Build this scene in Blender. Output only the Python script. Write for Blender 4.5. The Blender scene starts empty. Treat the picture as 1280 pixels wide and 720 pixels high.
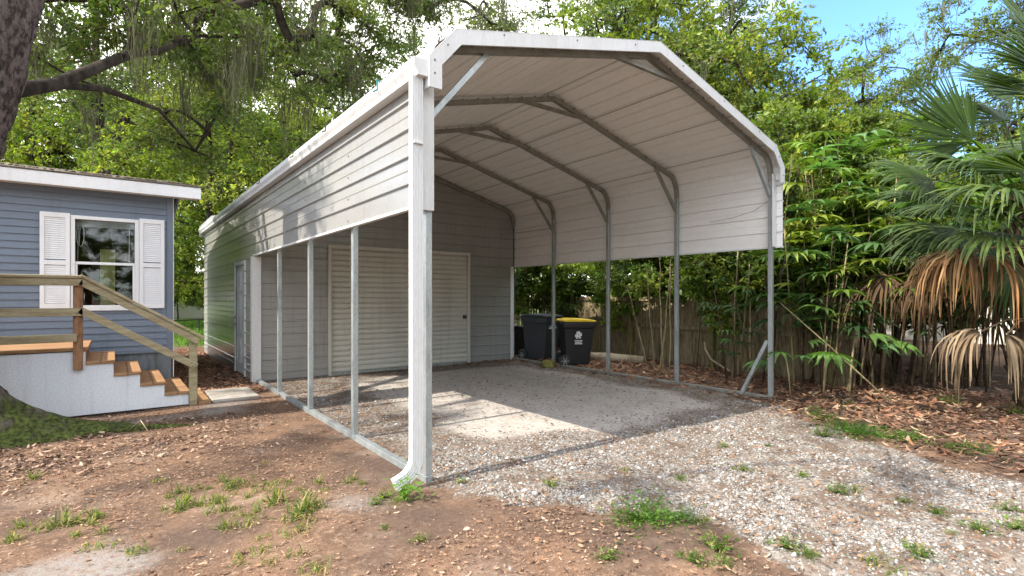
import bpy, math, random
import numpy as np
from mathutils import Vector, Matrix

SC = bpy.context.scene
COL = SC.collection
R = math.radians
rnd = random.Random(7)

# ------------------------------------------------------------------ materials
def new_mat(name):
    m = bpy.data.materials.new(name); m.use_nodes = True
    nt = m.node_tree; nt.nodes.clear()
    out = nt.nodes.new('ShaderNodeOutputMaterial')
    return m, nt, out

def N(nt, kind, **kw):
    n = nt.nodes.new(kind)
    for k, v in kw.items():
        if k in n.inputs: n.inputs[k].default_value = v
        else: setattr(n, k, v)
    return n

def mixc(nt, fac, a, b, mode='MIX'):
    n = nt.nodes.new('ShaderNodeMix'); n.data_type = 'RGBA'; n.blend_type = mode
    for sock, v in ((n.inputs[0], fac), (n.inputs[6], a), (n.inputs[7], b)):
        if isinstance(v, bpy.types.NodeSocket): nt.links.new(v, sock)
        elif isinstance(v, (int, float)) and sock.type == 'VALUE': sock.default_value = v
        elif isinstance(v, (int, float)): sock.default_value = (v, v, v, 1)
        else: sock.default_value = (*v[:3], 1)
    return n.outputs[2]

def math_n(nt, op, a, b=0.0, clamp=False):
    n = nt.nodes.new('ShaderNodeMath'); n.operation = op; n.use_clamp = clamp
    for i, v in enumerate((a, b)):
        if isinstance(v, bpy.types.NodeSocket): nt.links.new(v, n.inputs[i])
        else: n.inputs[i].default_value = v
    return n.outputs[0]

def ramp(nt, src, lo, hi):
    n = nt.nodes.new('ShaderNodeMapRange'); n.interpolation_type = 'SMOOTHSTEP'
    nt.links.new(src, n.inputs[0]); n.inputs[1].default_value = lo; n.inputs[2].default_value = hi
    return n.outputs[0]

def coords(nt, scale=(1, 1, 1), space='Object'):
    tc = nt.nodes.new('ShaderNodeTexCoord'); mp = nt.nodes.new('ShaderNodeMapping')
    mp.inputs['Scale'].default_value = scale
    nt.links.new(tc.outputs[space], mp.inputs[0])
    return mp.outputs[0]

def noise(nt, vec, scale, detail=4, rough=.55):
    n = N(nt, 'ShaderNodeTexNoise', Scale=scale, Detail=detail, Roughness=rough)
    nt.links.new(vec, n.inputs['Vector'])
    return n.outputs['Fac']

def solid(name, base, dark=None, scale=3., lo=.35, hi=.7, rough=.6, metal=0., stretch=(1, 1, 1), bump=0., bscale=40., spec=.5, fine=.12, attr=None, streak=0.):
    """painted / weathered surface: base colour with stains of 'dark' and a fine grain"""
    m, nt, out = new_mat(name)
    p = nt.nodes.new('ShaderNodeBsdfPrincipled')
    v = coords(nt, stretch)
    c = base
    if attr:
        a = nt.nodes.new('ShaderNodeVertexColor'); a.layer_name = attr
        c = a.outputs['Color']
    if dark is not None:
        f = ramp(nt, noise(nt, v, scale, 6, .62), lo, hi)
        c = mixc(nt, f, c, dark)
    if streak:
        vs = coords(nt, (7, 7, .35)); st = ramp(nt, noise(nt, vs, 1.6, 5, .6), .5, .8)
        c = mixc(nt, math_n(nt, 'MULTIPLY', st, streak), c, tuple(.55 * q for q in (dark or base)))
    g = ramp(nt, noise(nt, v, bscale, 3), .3, .7)
    gg = mixc(nt, g, (1 - fine,) * 3, (1 + fine,) * 3)
    c = mixc(nt, 1.0, c, gg, 'MULTIPLY')
    nt.links.new(c, p.inputs['Base Color'])
    p.inputs['Roughness'].default_value = rough; p.inputs['Metallic'].default_value = metal
    p.inputs['Specular IOR Level'].default_value = spec
    if bump:
        b = N(nt, 'ShaderNodeBump', Strength=bump, Distance=.01)
        nt.links.new(noise(nt, v, bscale, 5), b.inputs['Height']); nt.links.new(b.outputs[0], p.inputs['Normal'])
    nt.links.new(p.outputs[0], out.inputs[0])
    return m

def leafmat(name, trans=.35, rough=.5, spec=.35, vary=.25, tint=(1, 1, 1)):
    """leaves: colour from each leaf's own hue, light passes partly through"""
    m, nt, out = new_mat(name)
    a = nt.nodes.new('ShaderNodeVertexColor'); a.layer_name = 'col'
    oi = nt.nodes.new('ShaderNodeObjectInfo')
    v = mixc(nt, oi.outputs['Random'], (1 - vary, 1 - vary * .8, 1 - vary), (1 + vary, 1 + vary * .7, 1 + vary * .3))
    c = mixc(nt, 1., a.outputs['Color'], v, 'MULTIPLY')
    c = mixc(nt, 1., c, tint, 'MULTIPLY')
    p = N(nt, 'ShaderNodeBsdfPrincipled', Roughness=rough); p.inputs['Specular IOR Level'].default_value = spec
    nt.links.new(c, p.inputs['Base Color'])
    t = nt.nodes.new('ShaderNodeBsdfTranslucent')
    nt.links.new(mixc(nt, 1., c, (1.5, 1.7, .7), 'MULTIPLY'), t.inputs[0])
    mx = nt.nodes.new('ShaderNodeMixShader'); mx.inputs[0].default_value = trans
    nt.links.new(p.outputs[0], mx.inputs[1]); nt.links.new(t.outputs[0], mx.inputs[2])
    nt.links.new(mx.outputs[0], out.inputs[0])
    return m

MT = {}
MT['siding'] = solid('grey_siding_paint', (.275, .27, .255), (.215, .21, .195), 1.3, .45, .85, .22, 0, (1, .35, 1), .05, 60, .6, .04, streak=.35)
MT['sheet'] = solid('white_sheet_underside', (.75, .74, .72), (.65, .635, .61), 1.2, .45, .8, .42, 0, (1, .25, 1), .03, 50, .4, .04)
MT['trim'] = solid('white_trim_paint', (.60, .60, .59), (.47, .47, .44), 2.0, .5, .85, .35, 0, (1, 1, .3), .03, 60, .5, .04, streak=.3)
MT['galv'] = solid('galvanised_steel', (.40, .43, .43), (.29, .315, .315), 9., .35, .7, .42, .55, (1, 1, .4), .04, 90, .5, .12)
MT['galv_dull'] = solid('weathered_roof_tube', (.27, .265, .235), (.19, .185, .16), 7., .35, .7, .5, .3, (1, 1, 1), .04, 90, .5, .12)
MT['rolldoor'] = solid('beige_roll_door_paint', (.55, .53, .475), (.46, .435, .38), 1.6, .4, .8, .42, 0, (1, 1, .4), .03, 60, .5, .04, streak=.3)
MT['walkdoor'] = solid('pale_grey_door_paint', (.74, .745, .75), (.5, .5, .5), 2, .4, .8, .4, 0, (1, 1, 1), 0, 60)
MT['dark'] = solid('dark_metal', (.05, .045, .04), None, rough=.45, metal=.4)
MT['screw'] = solid('screw_heads', (.16, .16, .155), None, rough=.4, metal=.5)
MT['teal'] = solid('teal_plastic', (.03, .22, .22), None, rough=.4)
MT['vinyl'] = solid('blue_grey_vinyl', (.165, .20, .25), (.14, .172, .215), 1.2, .4, .8, .5, 0, (.3, 1, 1), .05, 80, .4, .05, streak=.25)
MT['skirting'] = solid('weathered_skirting', (.17, .19, .21), (.09, .09, .085), 4, .4, .75, .6, 0, (3, 1, .4))
MT['housewhite'] = solid('white_house_trim', (.80, .80, .80), (.68, .67, .65), 3, .5, .9, .45, 0, (1, 1, 1), .02, 60, .4, .03, streak=.2)
MT['shingle'] = solid('asphalt_shingles', (.17, .145, .12), (.09, .075, .06), 9, .35, .65, .9, 0, (1, 1, 1), .6, 60, .2, .3)
MT['lumber'] = solid('greenish_treated_lumber', (.36, .31, .19), (.24, .19, .11), 3.5, .35, .7, .7, 0, (.5, 6, 6), .25, 30, .3, .2)
MT['lumber_warm'] = solid('fresh_orange_lumber', (.36, .21, .11), (.22, .115, .05), 3.0, .35, .7, .7, 0, (.6, 6, 6), .25, 30, .3, .2)
MT['post_wood'] = solid('knotty_red_post', (.28, .15, .075), (.13, .06, .03), 5.0, .4, .7, .65, 0, (5, 5, .7), .25, 30, .3, .2)
MT['skirtpanel'] = solid('white_painted_plywood', (.66, .68, .72), (.50, .52, .56), 1.8, .5, .85, .55, 0, (1, 1, 1), .15, 50, .3, .08, streak=.25)
MT['concrete'] = solid('pale_concrete', (.34, .31, .275), (.24, .215, .18), 5, .4, .75, .85, 0, (1, 1, 1), .3, 60, .2, .1)
MT['bark'] = solid('grey_oak_bark', (.17, .135, .105), (.06, .048, .038), 6, .38, .62, .95, 0, (1.6, 1.6, .45), 1.0, 14, .1, .35)
MT['bark_dark'] = solid('dark_limb_bark', (.048, .039, .032), (.022, .018, .015), 5, .38, .62, .95, 0, (1, 1, .5), .8, 12, .1, .3)
MT['fence'] = solid('old_fence_boards', (.235, .185, .11), (.09, .072, .04), 4, .35, .7, .9, 0, (5, 5, .5), .4, 20, .15, .25)
MT['fence_moss'] = solid('mossy_fence_post', (.17, .15, .065), (.09, .075, .035), 4, .35, .7, .9, 0, (4, 4, .6), .4, 20, .15, .25)
MT['cane'] = solid('tan_cane', (.30, .24, .13), (.16, .12, .06), 8, .4, .7, .6, 0, (1, 1, .3), .1, 30, .3, .2)
MT['cane_dark'] = solid('fibrous_dark_cane', (.085, .06, .038), (.04, .028, .018), 12, .4, .7, .9, 0, (1, 1, .4), .5, 40, .1, .3)
MT['bin_black'] = solid('black_bin_plastic', (.008, .008, .009), (.016, .016, .016), 4, .5, .9, .42, 0, (1, 1, 1), .05, 80, .5, .1)
MT['bin_grey'] = solid('slate_bin_plastic', (.026, .030, .037), (.045, .048, .05), 3, .45, .9, .45, 0, (1, 1, 1), .05, 80, .5, .1)
MT['yellow'] = solid('yellow_lid_plastic', (.72, .50, .02), (.55, .37, .02), 3, .5, .9, .4, 0, (1, 1, 1), .03, 60, .5, .05)
MT['print'] = solid('white_print', (.62, .62, .62), None, rough=.6)
MT['rubber'] = solid('tyre_rubber', (.02, .02, .02), None, rough=.8)
MT['mossrock'] = solid('mossy_stone', (.20, .18, .05), (.10, .10, .04), 8, .35, .65, .95, 0, (1, 1, 1), .6, 30, .1, .3)
MT['palewood'] = solid('bleached_log', (.36, .30, .22), (.22, .17, .11), 6, .4, .7, .9, 0, (1, 1, 1), .3, 25, .1, .2)
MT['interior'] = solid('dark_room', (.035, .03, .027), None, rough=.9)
MT['blind'] = solid('white_blind', (.62, .62, .58), None, rough=.6)
MT['curtain'] = solid('yellow_green_curtain', (.50, .50, .17), None, rough=.9)
MT['shedwall'] = solid('cream_shed_wall', (.62, .58, .50), (.5, .45, .38), 1, .4, .8, .7)
MT['shedroof'] = solid('white_shed_roof', (.72, .73, .74), None, rough=.5)
MT['leaf'] = leafmat('oak_leaves', .38, .5, .3, .2, (1.25, 1.25, 1.0))
MT['leaf_lime'] = leafmat('lime_leaves', .5, .5, .3, .15, (1.15, 1.12, 1.0))
MT['frond'] = leafmat('palm_leaf', .28, .5, .25, .15)
MT['dead'] = leafmat('dead_leaf', .15, .85, .1, .15)
MT['moss'] = leafmat('spanish_moss', .25, .95, .05, .1)
MT['stone'] = solid('pebbles', (.4, .4, .4), None, rough=.9, spec=.2, bscale=120, fine=.12, attr='col')
MT['chip'] = solid('dry_litter', (.2, .12, .07), None, rough=.9, spec=.15, bscale=60, fine=.15, attr='col')

def glass_mat():
    m, nt, out = new_mat('window_glass')
    p = N(nt, 'ShaderNodeBsdfPrincipled', Roughness=.02)
    p.inputs['Transmission Weight'].default_value = 1.; p.inputs['IOR'].default_value = 1.45
    p.inputs['Base Color'].default_value = (.75, .8, .8, 1)
    nt.links.new(p.outputs[0], out.inputs[0]); return m
MT['glass'] = glass_mat()

# ------------------------------------------------------------------ objects
def thing(name, label, cat, loc=(0, 0, 0), group=None):
    o = bpy.data.objects.new(name, None); COL.objects.link(o)
    o.location = loc; o.empty_display_size = .2
    o['label'] = label; o['category'] = cat
    if group: o['group'] = group
    return o

def tag(o, label=None, cat=None, group=None, kind=None):
    for k, v in (('label', label), ('category', cat), ('group', group), ('kind', kind)):
        if v: o[k] = v
    return o

def root_loc(o):
    while o.parent: o = o.parent
    return o.location

CH = {}
def link(name, me, mat, parent=None, loc=None):
    o = bpy.data.objects.new(name, me); COL.objects.link(o)
    if mat: me.materials.append(mat)
    if parent: o.parent = parent; CH.setdefault(parent.name, []).append(o)
    if loc is not None: o.location = loc
    return o

def copy_tree(o, parent=None, depth=0):
    c = o.copy(); COL.objects.link(c)
    if parent: c.parent = parent
    for ch in CH.get(o.name, ()):
        k = copy_tree(ch, c); CH.setdefault(c.name, []).append(k)
    return c

class MB:
    def __init__(s): s.v = []; s.f = []
    def add(s, vs, fs):
        b = len(s.v); s.v += [tuple(v) for v in vs]; s.f += [tuple(i + b for i in f) for f in fs]; return s
    def box(s, x0, x1, y0, y1, z0, z1):
        return s.add([(x, y, z) for x in (x0, x1) for y in (y0, y1) for z in (z0, z1)],
                     [(0, 1, 3, 2), (4, 6, 7, 5), (0, 4, 5, 1), (2, 3, 7, 6), (0, 2, 6, 4), (1, 5, 7, 3)])
    def bar(s, a, b, w, h, up=(0, 0, 1), ext=0.):
        """square-section bar from a to b"""
        a, b = Vector(a), Vector(b); d = (b - a).normalized(); a = a - d * ext; b = b + d * ext
        u = Vector(up); sd = d.cross(u)
        if sd.length < 1e-4: sd = d.cross(Vector((0, 1, 0)))
        sd.normalize(); u = sd.cross(d).normalized()
        vs = [p + sd * (i * w / 2) + u * (j * h / 2) for p in (a, b) for i, j in ((-1, -1), (1, -1), (1, 1), (-1, 1))]
        return s.add(vs, [(3, 2, 1, 0), (4, 5, 6, 7), (0, 1, 5, 4), (1, 2, 6, 5), (2, 3, 7, 6), (3, 0, 4, 7)])
    def sweep(s, pts, prof, closed_prof=True, side=(0, 1, 0)):
        """profile [(a, b)] along a planar path; a = along 'side', b = along path normal"""
        pts = [Vector(p) for p in pts]; sd = Vector(side).normalized(); n = len(pts); k = len(prof)
        vs = []
        for i, p in enumerate(pts):
            t0 = (pts[i] - pts[i - 1]).normalized() if i else (pts[1] - pts[0]).normalized()
            t1 = (pts[i + 1] - pts[i]).normalized() if i < n - 1 else t0
            t = (t0 + t1).normalized(); nn = sd.cross(t).normalized()
            m = 1 / max(.5, t.dot(t0))
            for a, b in prof: vs.append(p + sd * a + nn * (b * m))
        fs = []
        for i in range(n - 1):
            for j in range(k if closed_prof else k - 1):
                j2 = (j + 1) % k
                fs.append((i * k + j, i * k + j2, (i + 1) * k + j2, (i + 1) * k + j))
        if closed_prof: fs += [tuple(range(k - 1, -1, -1)), tuple((n - 1) * k + j for j in range(k))]
        return s.add(vs, fs)
    def tube(s, pts, rad, sides=8):
        pts = [Vector(p) for p in pts]; n = len(pts)
        rad = rad if isinstance(rad, (list, tuple)) else [rad] * n
        vs = []; ref = Vector((.3, .9, .2))
        for i, p in enumerate(pts):
            t = (pts[min(i + 1, n - 1)] - pts[max(i - 1, 0)]).normalized()
            a = t.cross(ref)
            if a.length < 1e-3: a = t.cross(Vector((1, 0, 0)))
            a.normalize(); b = t.cross(a)
            for j in range(sides):
                q = 2 * math.pi * j / sides
                vs.append(p + (a * math.cos(q) + b * math.sin(q)) * rad[i])
        fs = [(i * sides + j, i * sides + (j + 1) % sides, (i + 1) * sides + (j + 1) % sides, (i + 1) * sides + j) for i in range(n - 1) for j in range(sides)]
        fs += [tuple(range(sides - 1, -1, -1)), tuple((n - 1) * sides + j for j in range(sides))]
        return s.add(vs, fs)
    def prism(s, poly, axis, a, b):
        """polygon in the plane across 'axis' ('x','y','z'), pushed from a to b"""
        def P(u, v, w): return {'x': (w, u, v), 'y': (u, w, v), 'z': (u, v, w)}[axis]
        n = len(poly)
        vs = [P(u, v, a) for u, v in poly] + [P(u, v, b) for u, v in poly]
        fs = [tuple(range(n - 1, -1, -1)), tuple(range(n, 2 * n))] + [(i, (i + 1) % n, n + (i + 1) % n, n + i) for i in range(n)]
        return s.add(vs, fs)
    def sheet(s, prof, ext, thick):
        """open profile of 3D points swept by vector ext, thickness by offset vectors"""
        n = len(prof); e = Vector(ext)
        P = [Vector(p) for p in prof]; Q = [Vector(p) + Vector(t) for p, t in zip(prof, thick)]
        vs = P + Q + [p + e for p in P] + [q + e for q in Q]
        fs = []
        for i in range(n - 1):
            fs += [(i, i + 1, 2 * n + i + 1, 2 * n + i), (n + i + 1, n + i, 3 * n + i, 3 * n + i + 1),
                   (i + 1, i, n + i, n + i + 1), (2 * n + i, 2 * n + i + 1, 3 * n + i + 1, 3 * n + i)]
        fs += [(0, 2 * n, 3 * n, n), (n - 1, 2 * n - 1, 4 * n - 1, 3 * n - 1)]
        return s.add(vs, fs)
    def build(s, name, mat, parent=None, bevel=0., smooth=False, world=True, loc=None):
        me = bpy.data.meshes.new(name)
        off = root_loc(parent) if (parent and world) else Vector((0, 0, 0))
        if loc is not None: off = Vector(loc)
        me.from_pydata([(v[0] - off[0], v[1] - off[1], v[2] - off[2]) for v in s.v], [], s.f)
        import bmesh
        bm = bmesh.new(); bm.from_mesh(me); bmesh.ops.recalc_face_normals(bm, faces=bm.faces); bm.to_mesh(me); bm.free()
        if smooth: me.polygons.foreach_set('use_smooth', [True] * len(me.polygons))
        o = link(name, me, MT[mat] if mat else None, parent, loc)
        if bevel:
            b = o.modifiers.new('edge', 'BEVEL'); b.width = bevel; b.segments = 1; b.limit_method = 'ANGLE'
        return o

def ribs_1d(u0, u1, pitch, h, phase=0., foot=.03, top=.012):
    """(u, height) samples of a ribbed sheet"""
    out = [(u0, 0.)]
    u = u0 + phase
    while u + foot < u1:
        if u - foot > u0: out += [(u - foot, 0), (u - top, h), (u + top, h), (u + foot, 0)]
        m = u + pitch / 2
        if m + .02 < u1: out += [(m - .012, 0), (m, h * .22), (m + .012, 0)]
        u += pitch
    out.append((u1, 0.)); return out

def mesh_np(name, V, F, mat, parent=None, col=None, loc=None, smooth=False):
    """fast mesh: V (n,3), F (m,k) all the same k"""
    me = bpy.data.meshes.new(name); V = np.asarray(V, np.float32); F = np.asarray(F, np.int32)
    k = F.shape[1]
    me.vertices.add(len(V)); me.vertices.foreach_set('co', V.ravel())
    me.loops.add(F.size); me.loops.foreach_set('vertex_index', F.ravel())
    me.polygons.add(len(F)); me.polygons.foreach_set('loop_start', np.arange(0, F.size, k, dtype=np.int32))
    me.polygons.foreach_set('loop_total', np.full(len(F), k, np.int32))
    if smooth: me.polygons.foreach_set('use_smooth', np.ones(len(F), bool))
    me.update(calc_edges=True)
    if col is not None:
        a = me.color_attributes.new('col', 'FLOAT_COLOR', 'POINT')
        c = np.ones((len(V), 4), np.float32); c[:, :3] = col; a.data.foreach_set('color', c.ravel())
    return link(name, me, mat, parent, loc)

# ------------------------------------------------------------------ numpy noise
def vnoise(x, y, seed=0):
    r = np.random.RandomState(seed); T = r.rand(64, 64)
    xi = np.floor(x).astype(int); yi = np.floor(y).astype(int); fx = x - xi; fy = y - yi
    fx = fx * fx * (3 - 2 * fx); fy = fy * fy * (3 - 2 * fy)
    g = lambda a, b: T[a % 64, b % 64]
    return (g(xi, yi) * (1 - fx) + g(xi + 1, yi) * fx) * (1 - fy) + (g(xi, yi + 1) * (1 - fx) + g(xi + 1, yi + 1) * fx) * fy
def fbm(x, y, seed=0, o=4):
    s = 0; a = .5
    for i in range(o): s = s + a * vnoise(x * 2 ** i + 17 * i, y * 2 ** i + 31 * i, seed + i); a *= .5
    return s / (1 - .5 ** o)
def sstep(a, b, x):
    t = np.clip((x - a) / (b - a), 0, 1); return t * t * (3 - 2 * t)
def seg_dist(px, py, poly):
    """signed distance to polygon, positive inside"""
    d = np.full(px.shape, 1e9); ins = np.zeros(px.shape, bool)
    n = len(poly)
    for i in range(n):
        ax, ay = poly[i]; bx, by = poly[(i + 1) % n]
        ex, ey = bx - ax, by - ay
        t = np.clip(((px - ax) * ex + (py - ay) * ey) / (ex * ex + ey * ey), 0, 1)
        d = np.minimum(d, np.hypot(px - ax - t * ex, py - ay - t * ey))
        c = ((ay > py) != (by > py)) & (px < (bx - ax) * (py - ay) / (by - ay + 1e-12) + ax)
        ins ^= c
    return np.where(ins, d, -d)

DRIVE = [(2.02, 10.03), (2.02, 4.2), (2.15, 3.4), (2.55, 2.75), (3.15, 2.2), (3.1, 1.2), (2.7, 0), (2.4, -6), (6.0, -6),
         (5.5, 0.0), (6.05, 1.2), (6.5, 2.2), (6.95, 3.1), (7.45, 3.9), (7.6, 5.5), (7.62, 10.03)]
def gravel_mask(x, y):
    d = seg_dist(x, y, DRIVE)
    inside_left = (y > 4.0)
    w = np.where(inside_left & (x < 3), .05, .42)
    d = d + w * (fbm(x * 1.7, y * 1.7, 3) - .5) * 2.0 + w * .5 * (fbm(x * 6, y * 6, 9) - .5)
    return sstep(-.28, .28, d / np.where(inside_left & (x < 3), .3, 1))
def sand_mask(x, y):
    d = seg_dist(x, y, [(3.0, 9.6), (2.9, 6), (3.0, 4.6), (4.3, 3.75), (6.8, 3.7), (7.3, 5), (7.3, 9.3)])
    return sstep(-.3, .7, d + .7 * (fbm(x * 1.2, y * 1.2, 21) - .5))
def lawn_mask(x, y):
    return sstep(17.0, 19.5, y + 3 * (fbm(x * .4, y * .4, 31) - .5))
def ash_mask(x, y):   # bare grey sand showing in the brown dirt
    a = fbm(x * .9 + 4, y * .9, 41, 3)
    near = np.maximum(sstep(1.5, .2, np.hypot(x + .75, (y - 4.3) * .7)) * .26, sstep(.6, .1, np.hypot(x - 1.28, y - 3.62)) * .34)
    return sstep(.62, .78, a + near) * sstep(1.9, 1.2, x)
def height(x, y):
    g = gravel_mask(x, y)
    h = .05 * (fbm(x * .8, y * .8, 51) - .5) + .02 * (fbm(x * 4, y * 4, 55) - .5)
    flat = sstep(.0, .6, seg_dist(x, y, [(1.4, 17), (1.4, 3.2), (8.4, 3.2), (8.4, 17)]))
    return h * (1 - .85 * flat) + .012 * g * (1 - flat)

# ------------------------------------------------------------------ ground
def ground_mat():
    m, nt, out = new_mat('yard_ground')
    p = N(nt, 'ShaderNodeBsdfPrincipled', Roughness=.95); p.inputs['Specular IOR Level'].default_value = .15
    at = nt.nodes.new('ShaderNodeVertexColor'); at.layer_name = 'mask'
    sp = nt.nodes.new('ShaderNodeSeparateColor'); nt.links.new(at.outputs[0], sp.inputs[0])
    g0, s0, l0 = sp.outputs
    a0 = at.outputs['Alpha']
    v = coords(nt)
    n1 = noise(nt, v, 2.2, 6); n2 = noise(nt, v, 22, 5, .65); n3 = noise(nt, v, 85, 3)
    # dirt with dry needles
    d = mixc(nt, ramp(nt, n1, .35, .65), (.18, .108, .068), (.10, .062, .042))
    d = mixc(nt, ramp(nt, n2, .48, .72), d, (.26, .17, .115))
    d = mixc(nt, ramp(nt, n3, .56, .78), d, (.055, .034, .025))
    n0 = noise(nt, v, .75, 5)
    d = mixc(nt, math_n(nt, 'MULTIPLY', ramp(nt, n0, .44, .62), .85), d, mixc(nt, n2, (.05, .034, .027), (.115, .078, .058)))
    d = mixc(nt, math_n(nt, 'MULTIPLY', ramp(nt, noise(nt, v, 1.3, 4), .52, .72), .6), d, (.25, .185, .137))
    d = mixc(nt, math_n(nt, 'MULTIPLY', a0, ramp(nt, n2, .2, .6)), d, (.205, .18, .162))
    # gravel
    vo = N(nt, 'ShaderNodeTexVoronoi', Scale=38., Randomness=1.); nt.links.new(v, vo.inputs['Vector'])
    hs = nt.nodes.new('ShaderNodeSeparateColor'); nt.links.new(vo.outputs['Color'], hs.inputs[0])
    g = mixc(nt, hs.outputs[0], (.14, .12, .10), (.31, .29, .26))
    g = mixc(nt, ramp(nt, vo.outputs['Distance'], .45, .75), g, (.10, .085, .07))
    g = mixc(nt, ramp(nt, n1, .42, .68), g, mixc(nt, hs.outputs[1], (.115, .08, .06), (.24, .195, .16)))
    g = mixc(nt, math_n(nt, 'MULTIPLY', ramp(nt, noise(nt, v, 3.4, 6, .65), .46, .60), .85), g, (.115, .078, .055))
    # packed sand under the roof
    s = mixc(nt, ramp(nt, n1, .35, .7), (.46, .415, .37), (.36, .325, .285))
    s = mixc(nt, ramp(nt, n3, .52, .75), s, (.42, .40, .37))
    s = mixc(nt, ramp(nt, n2, .62, .8), s, (.17, .14, .12))
    s = mixc(nt, .38, s, mixc(nt, hs.outputs[0], (.20, .175, .15), (.50, .46, .42)))
    # lawn
    l = mixc(nt, n2, (.045, .09, .018), (.12, .17, .04))
    c = mixc(nt, ramp(nt, math_n(nt, 'ADD', g0, math_n(nt, 'MULTIPLY', math_n(nt, 'SUBTRACT', n2, .5), .9)), .35, .65), d, g)
    sm = math_n(nt, 'MULTIPLY', ramp(nt, math_n(nt, 'ADD', s0, math_n(nt, 'MULTIPLY', math_n(nt, 'SUBTRACT', n2, .5), .6)), .3, .8), .9)
    c = mixc(nt, sm, c, s)
    c = mixc(nt, ramp(nt, math_n(nt, 'ADD', l0, math_n(nt, 'MULTIPLY', math_n(nt, 'SUBTRACT', n1, .5), .6)), .3, .7), c, l)
    nt.links.new(c, p.inputs['Base Color'])
    b = N(nt, 'ShaderNodeBump', Strength=.55, Distance=.02)
    hh = math_n(nt, 'ADD', n2, math_n(nt, 'MULTIPLY', n3, .5))
    nt.links.new(hh, b.inputs['Height']); nt.links.new(b.outputs[0], p.inputs['Normal'])
    nt.links.new(p.outputs[0], out.inputs[0])
    return m

def build_ground():
    def axis(a, b, step, far):
        core = np.arange(a, b + 1e-6, step)
        o = []; s = step; x = b
        while x < far: s *= 1.35; x += s; o.append(x)
        l = []; s = step; x = a
        while x > -far: s *= 1.35; x -= s; l.append(x)
        return np.array(l[::-1] + list(core) + o)
    xs = axis(-4.5, 11.5, .065, 420); ys = axis(-.5, 14, .065, 420)
    X, Y = np.meshgrid(xs, ys, indexing='ij')
    Z = height(X, Y) * np.where((np.abs(X) < 40) & (np.abs(Y) < 40), 1, 0)
    V = np.stack([X, Y, Z], -1).reshape(-1, 3)
    nx, ny = X.shape
    I = np.arange(nx * ny).reshape(nx, ny)
    F = np.stack([I[:-1, :-1], I[1:, :-1], I[1:, 1:], I[:-1, 1:]], -1).reshape(-1, 4)
    gm = gravel_mask(X, Y)
    mask = np.stack([gm, sand_mask(X, Y), lawn_mask(X, Y), ash_mask(X, Y)], -1).reshape(-1, 4).astype(np.float32)
    fc = gm.ravel()[F].mean(1) > .5
    mat = ground_mat()
    for nm, sel in (('ground', ~fc), ('gravel_driveway', fc)):
        Fs = F[sel]; used = np.unique(Fs); remap = np.zeros(len(V), np.int32); remap[used] = np.arange(len(used))
        o = mesh_np(nm, V[used], remap[Fs], mat, smooth=True)
        a = o.data.color_attributes.new('mask', 'FLOAT_COLOR', 'POINT'); a.data.foreach_set('color', mask[used].ravel())
        o['kind'] = 'structure'
build_ground()

# scattered stones, chips and dead leaves -------------------------------------------------
def inbox(rs, n, x0, x1, y0, y1):
    return rs.uniform(x0, x1, n), rs.uniform(y0, y1, n)

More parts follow.
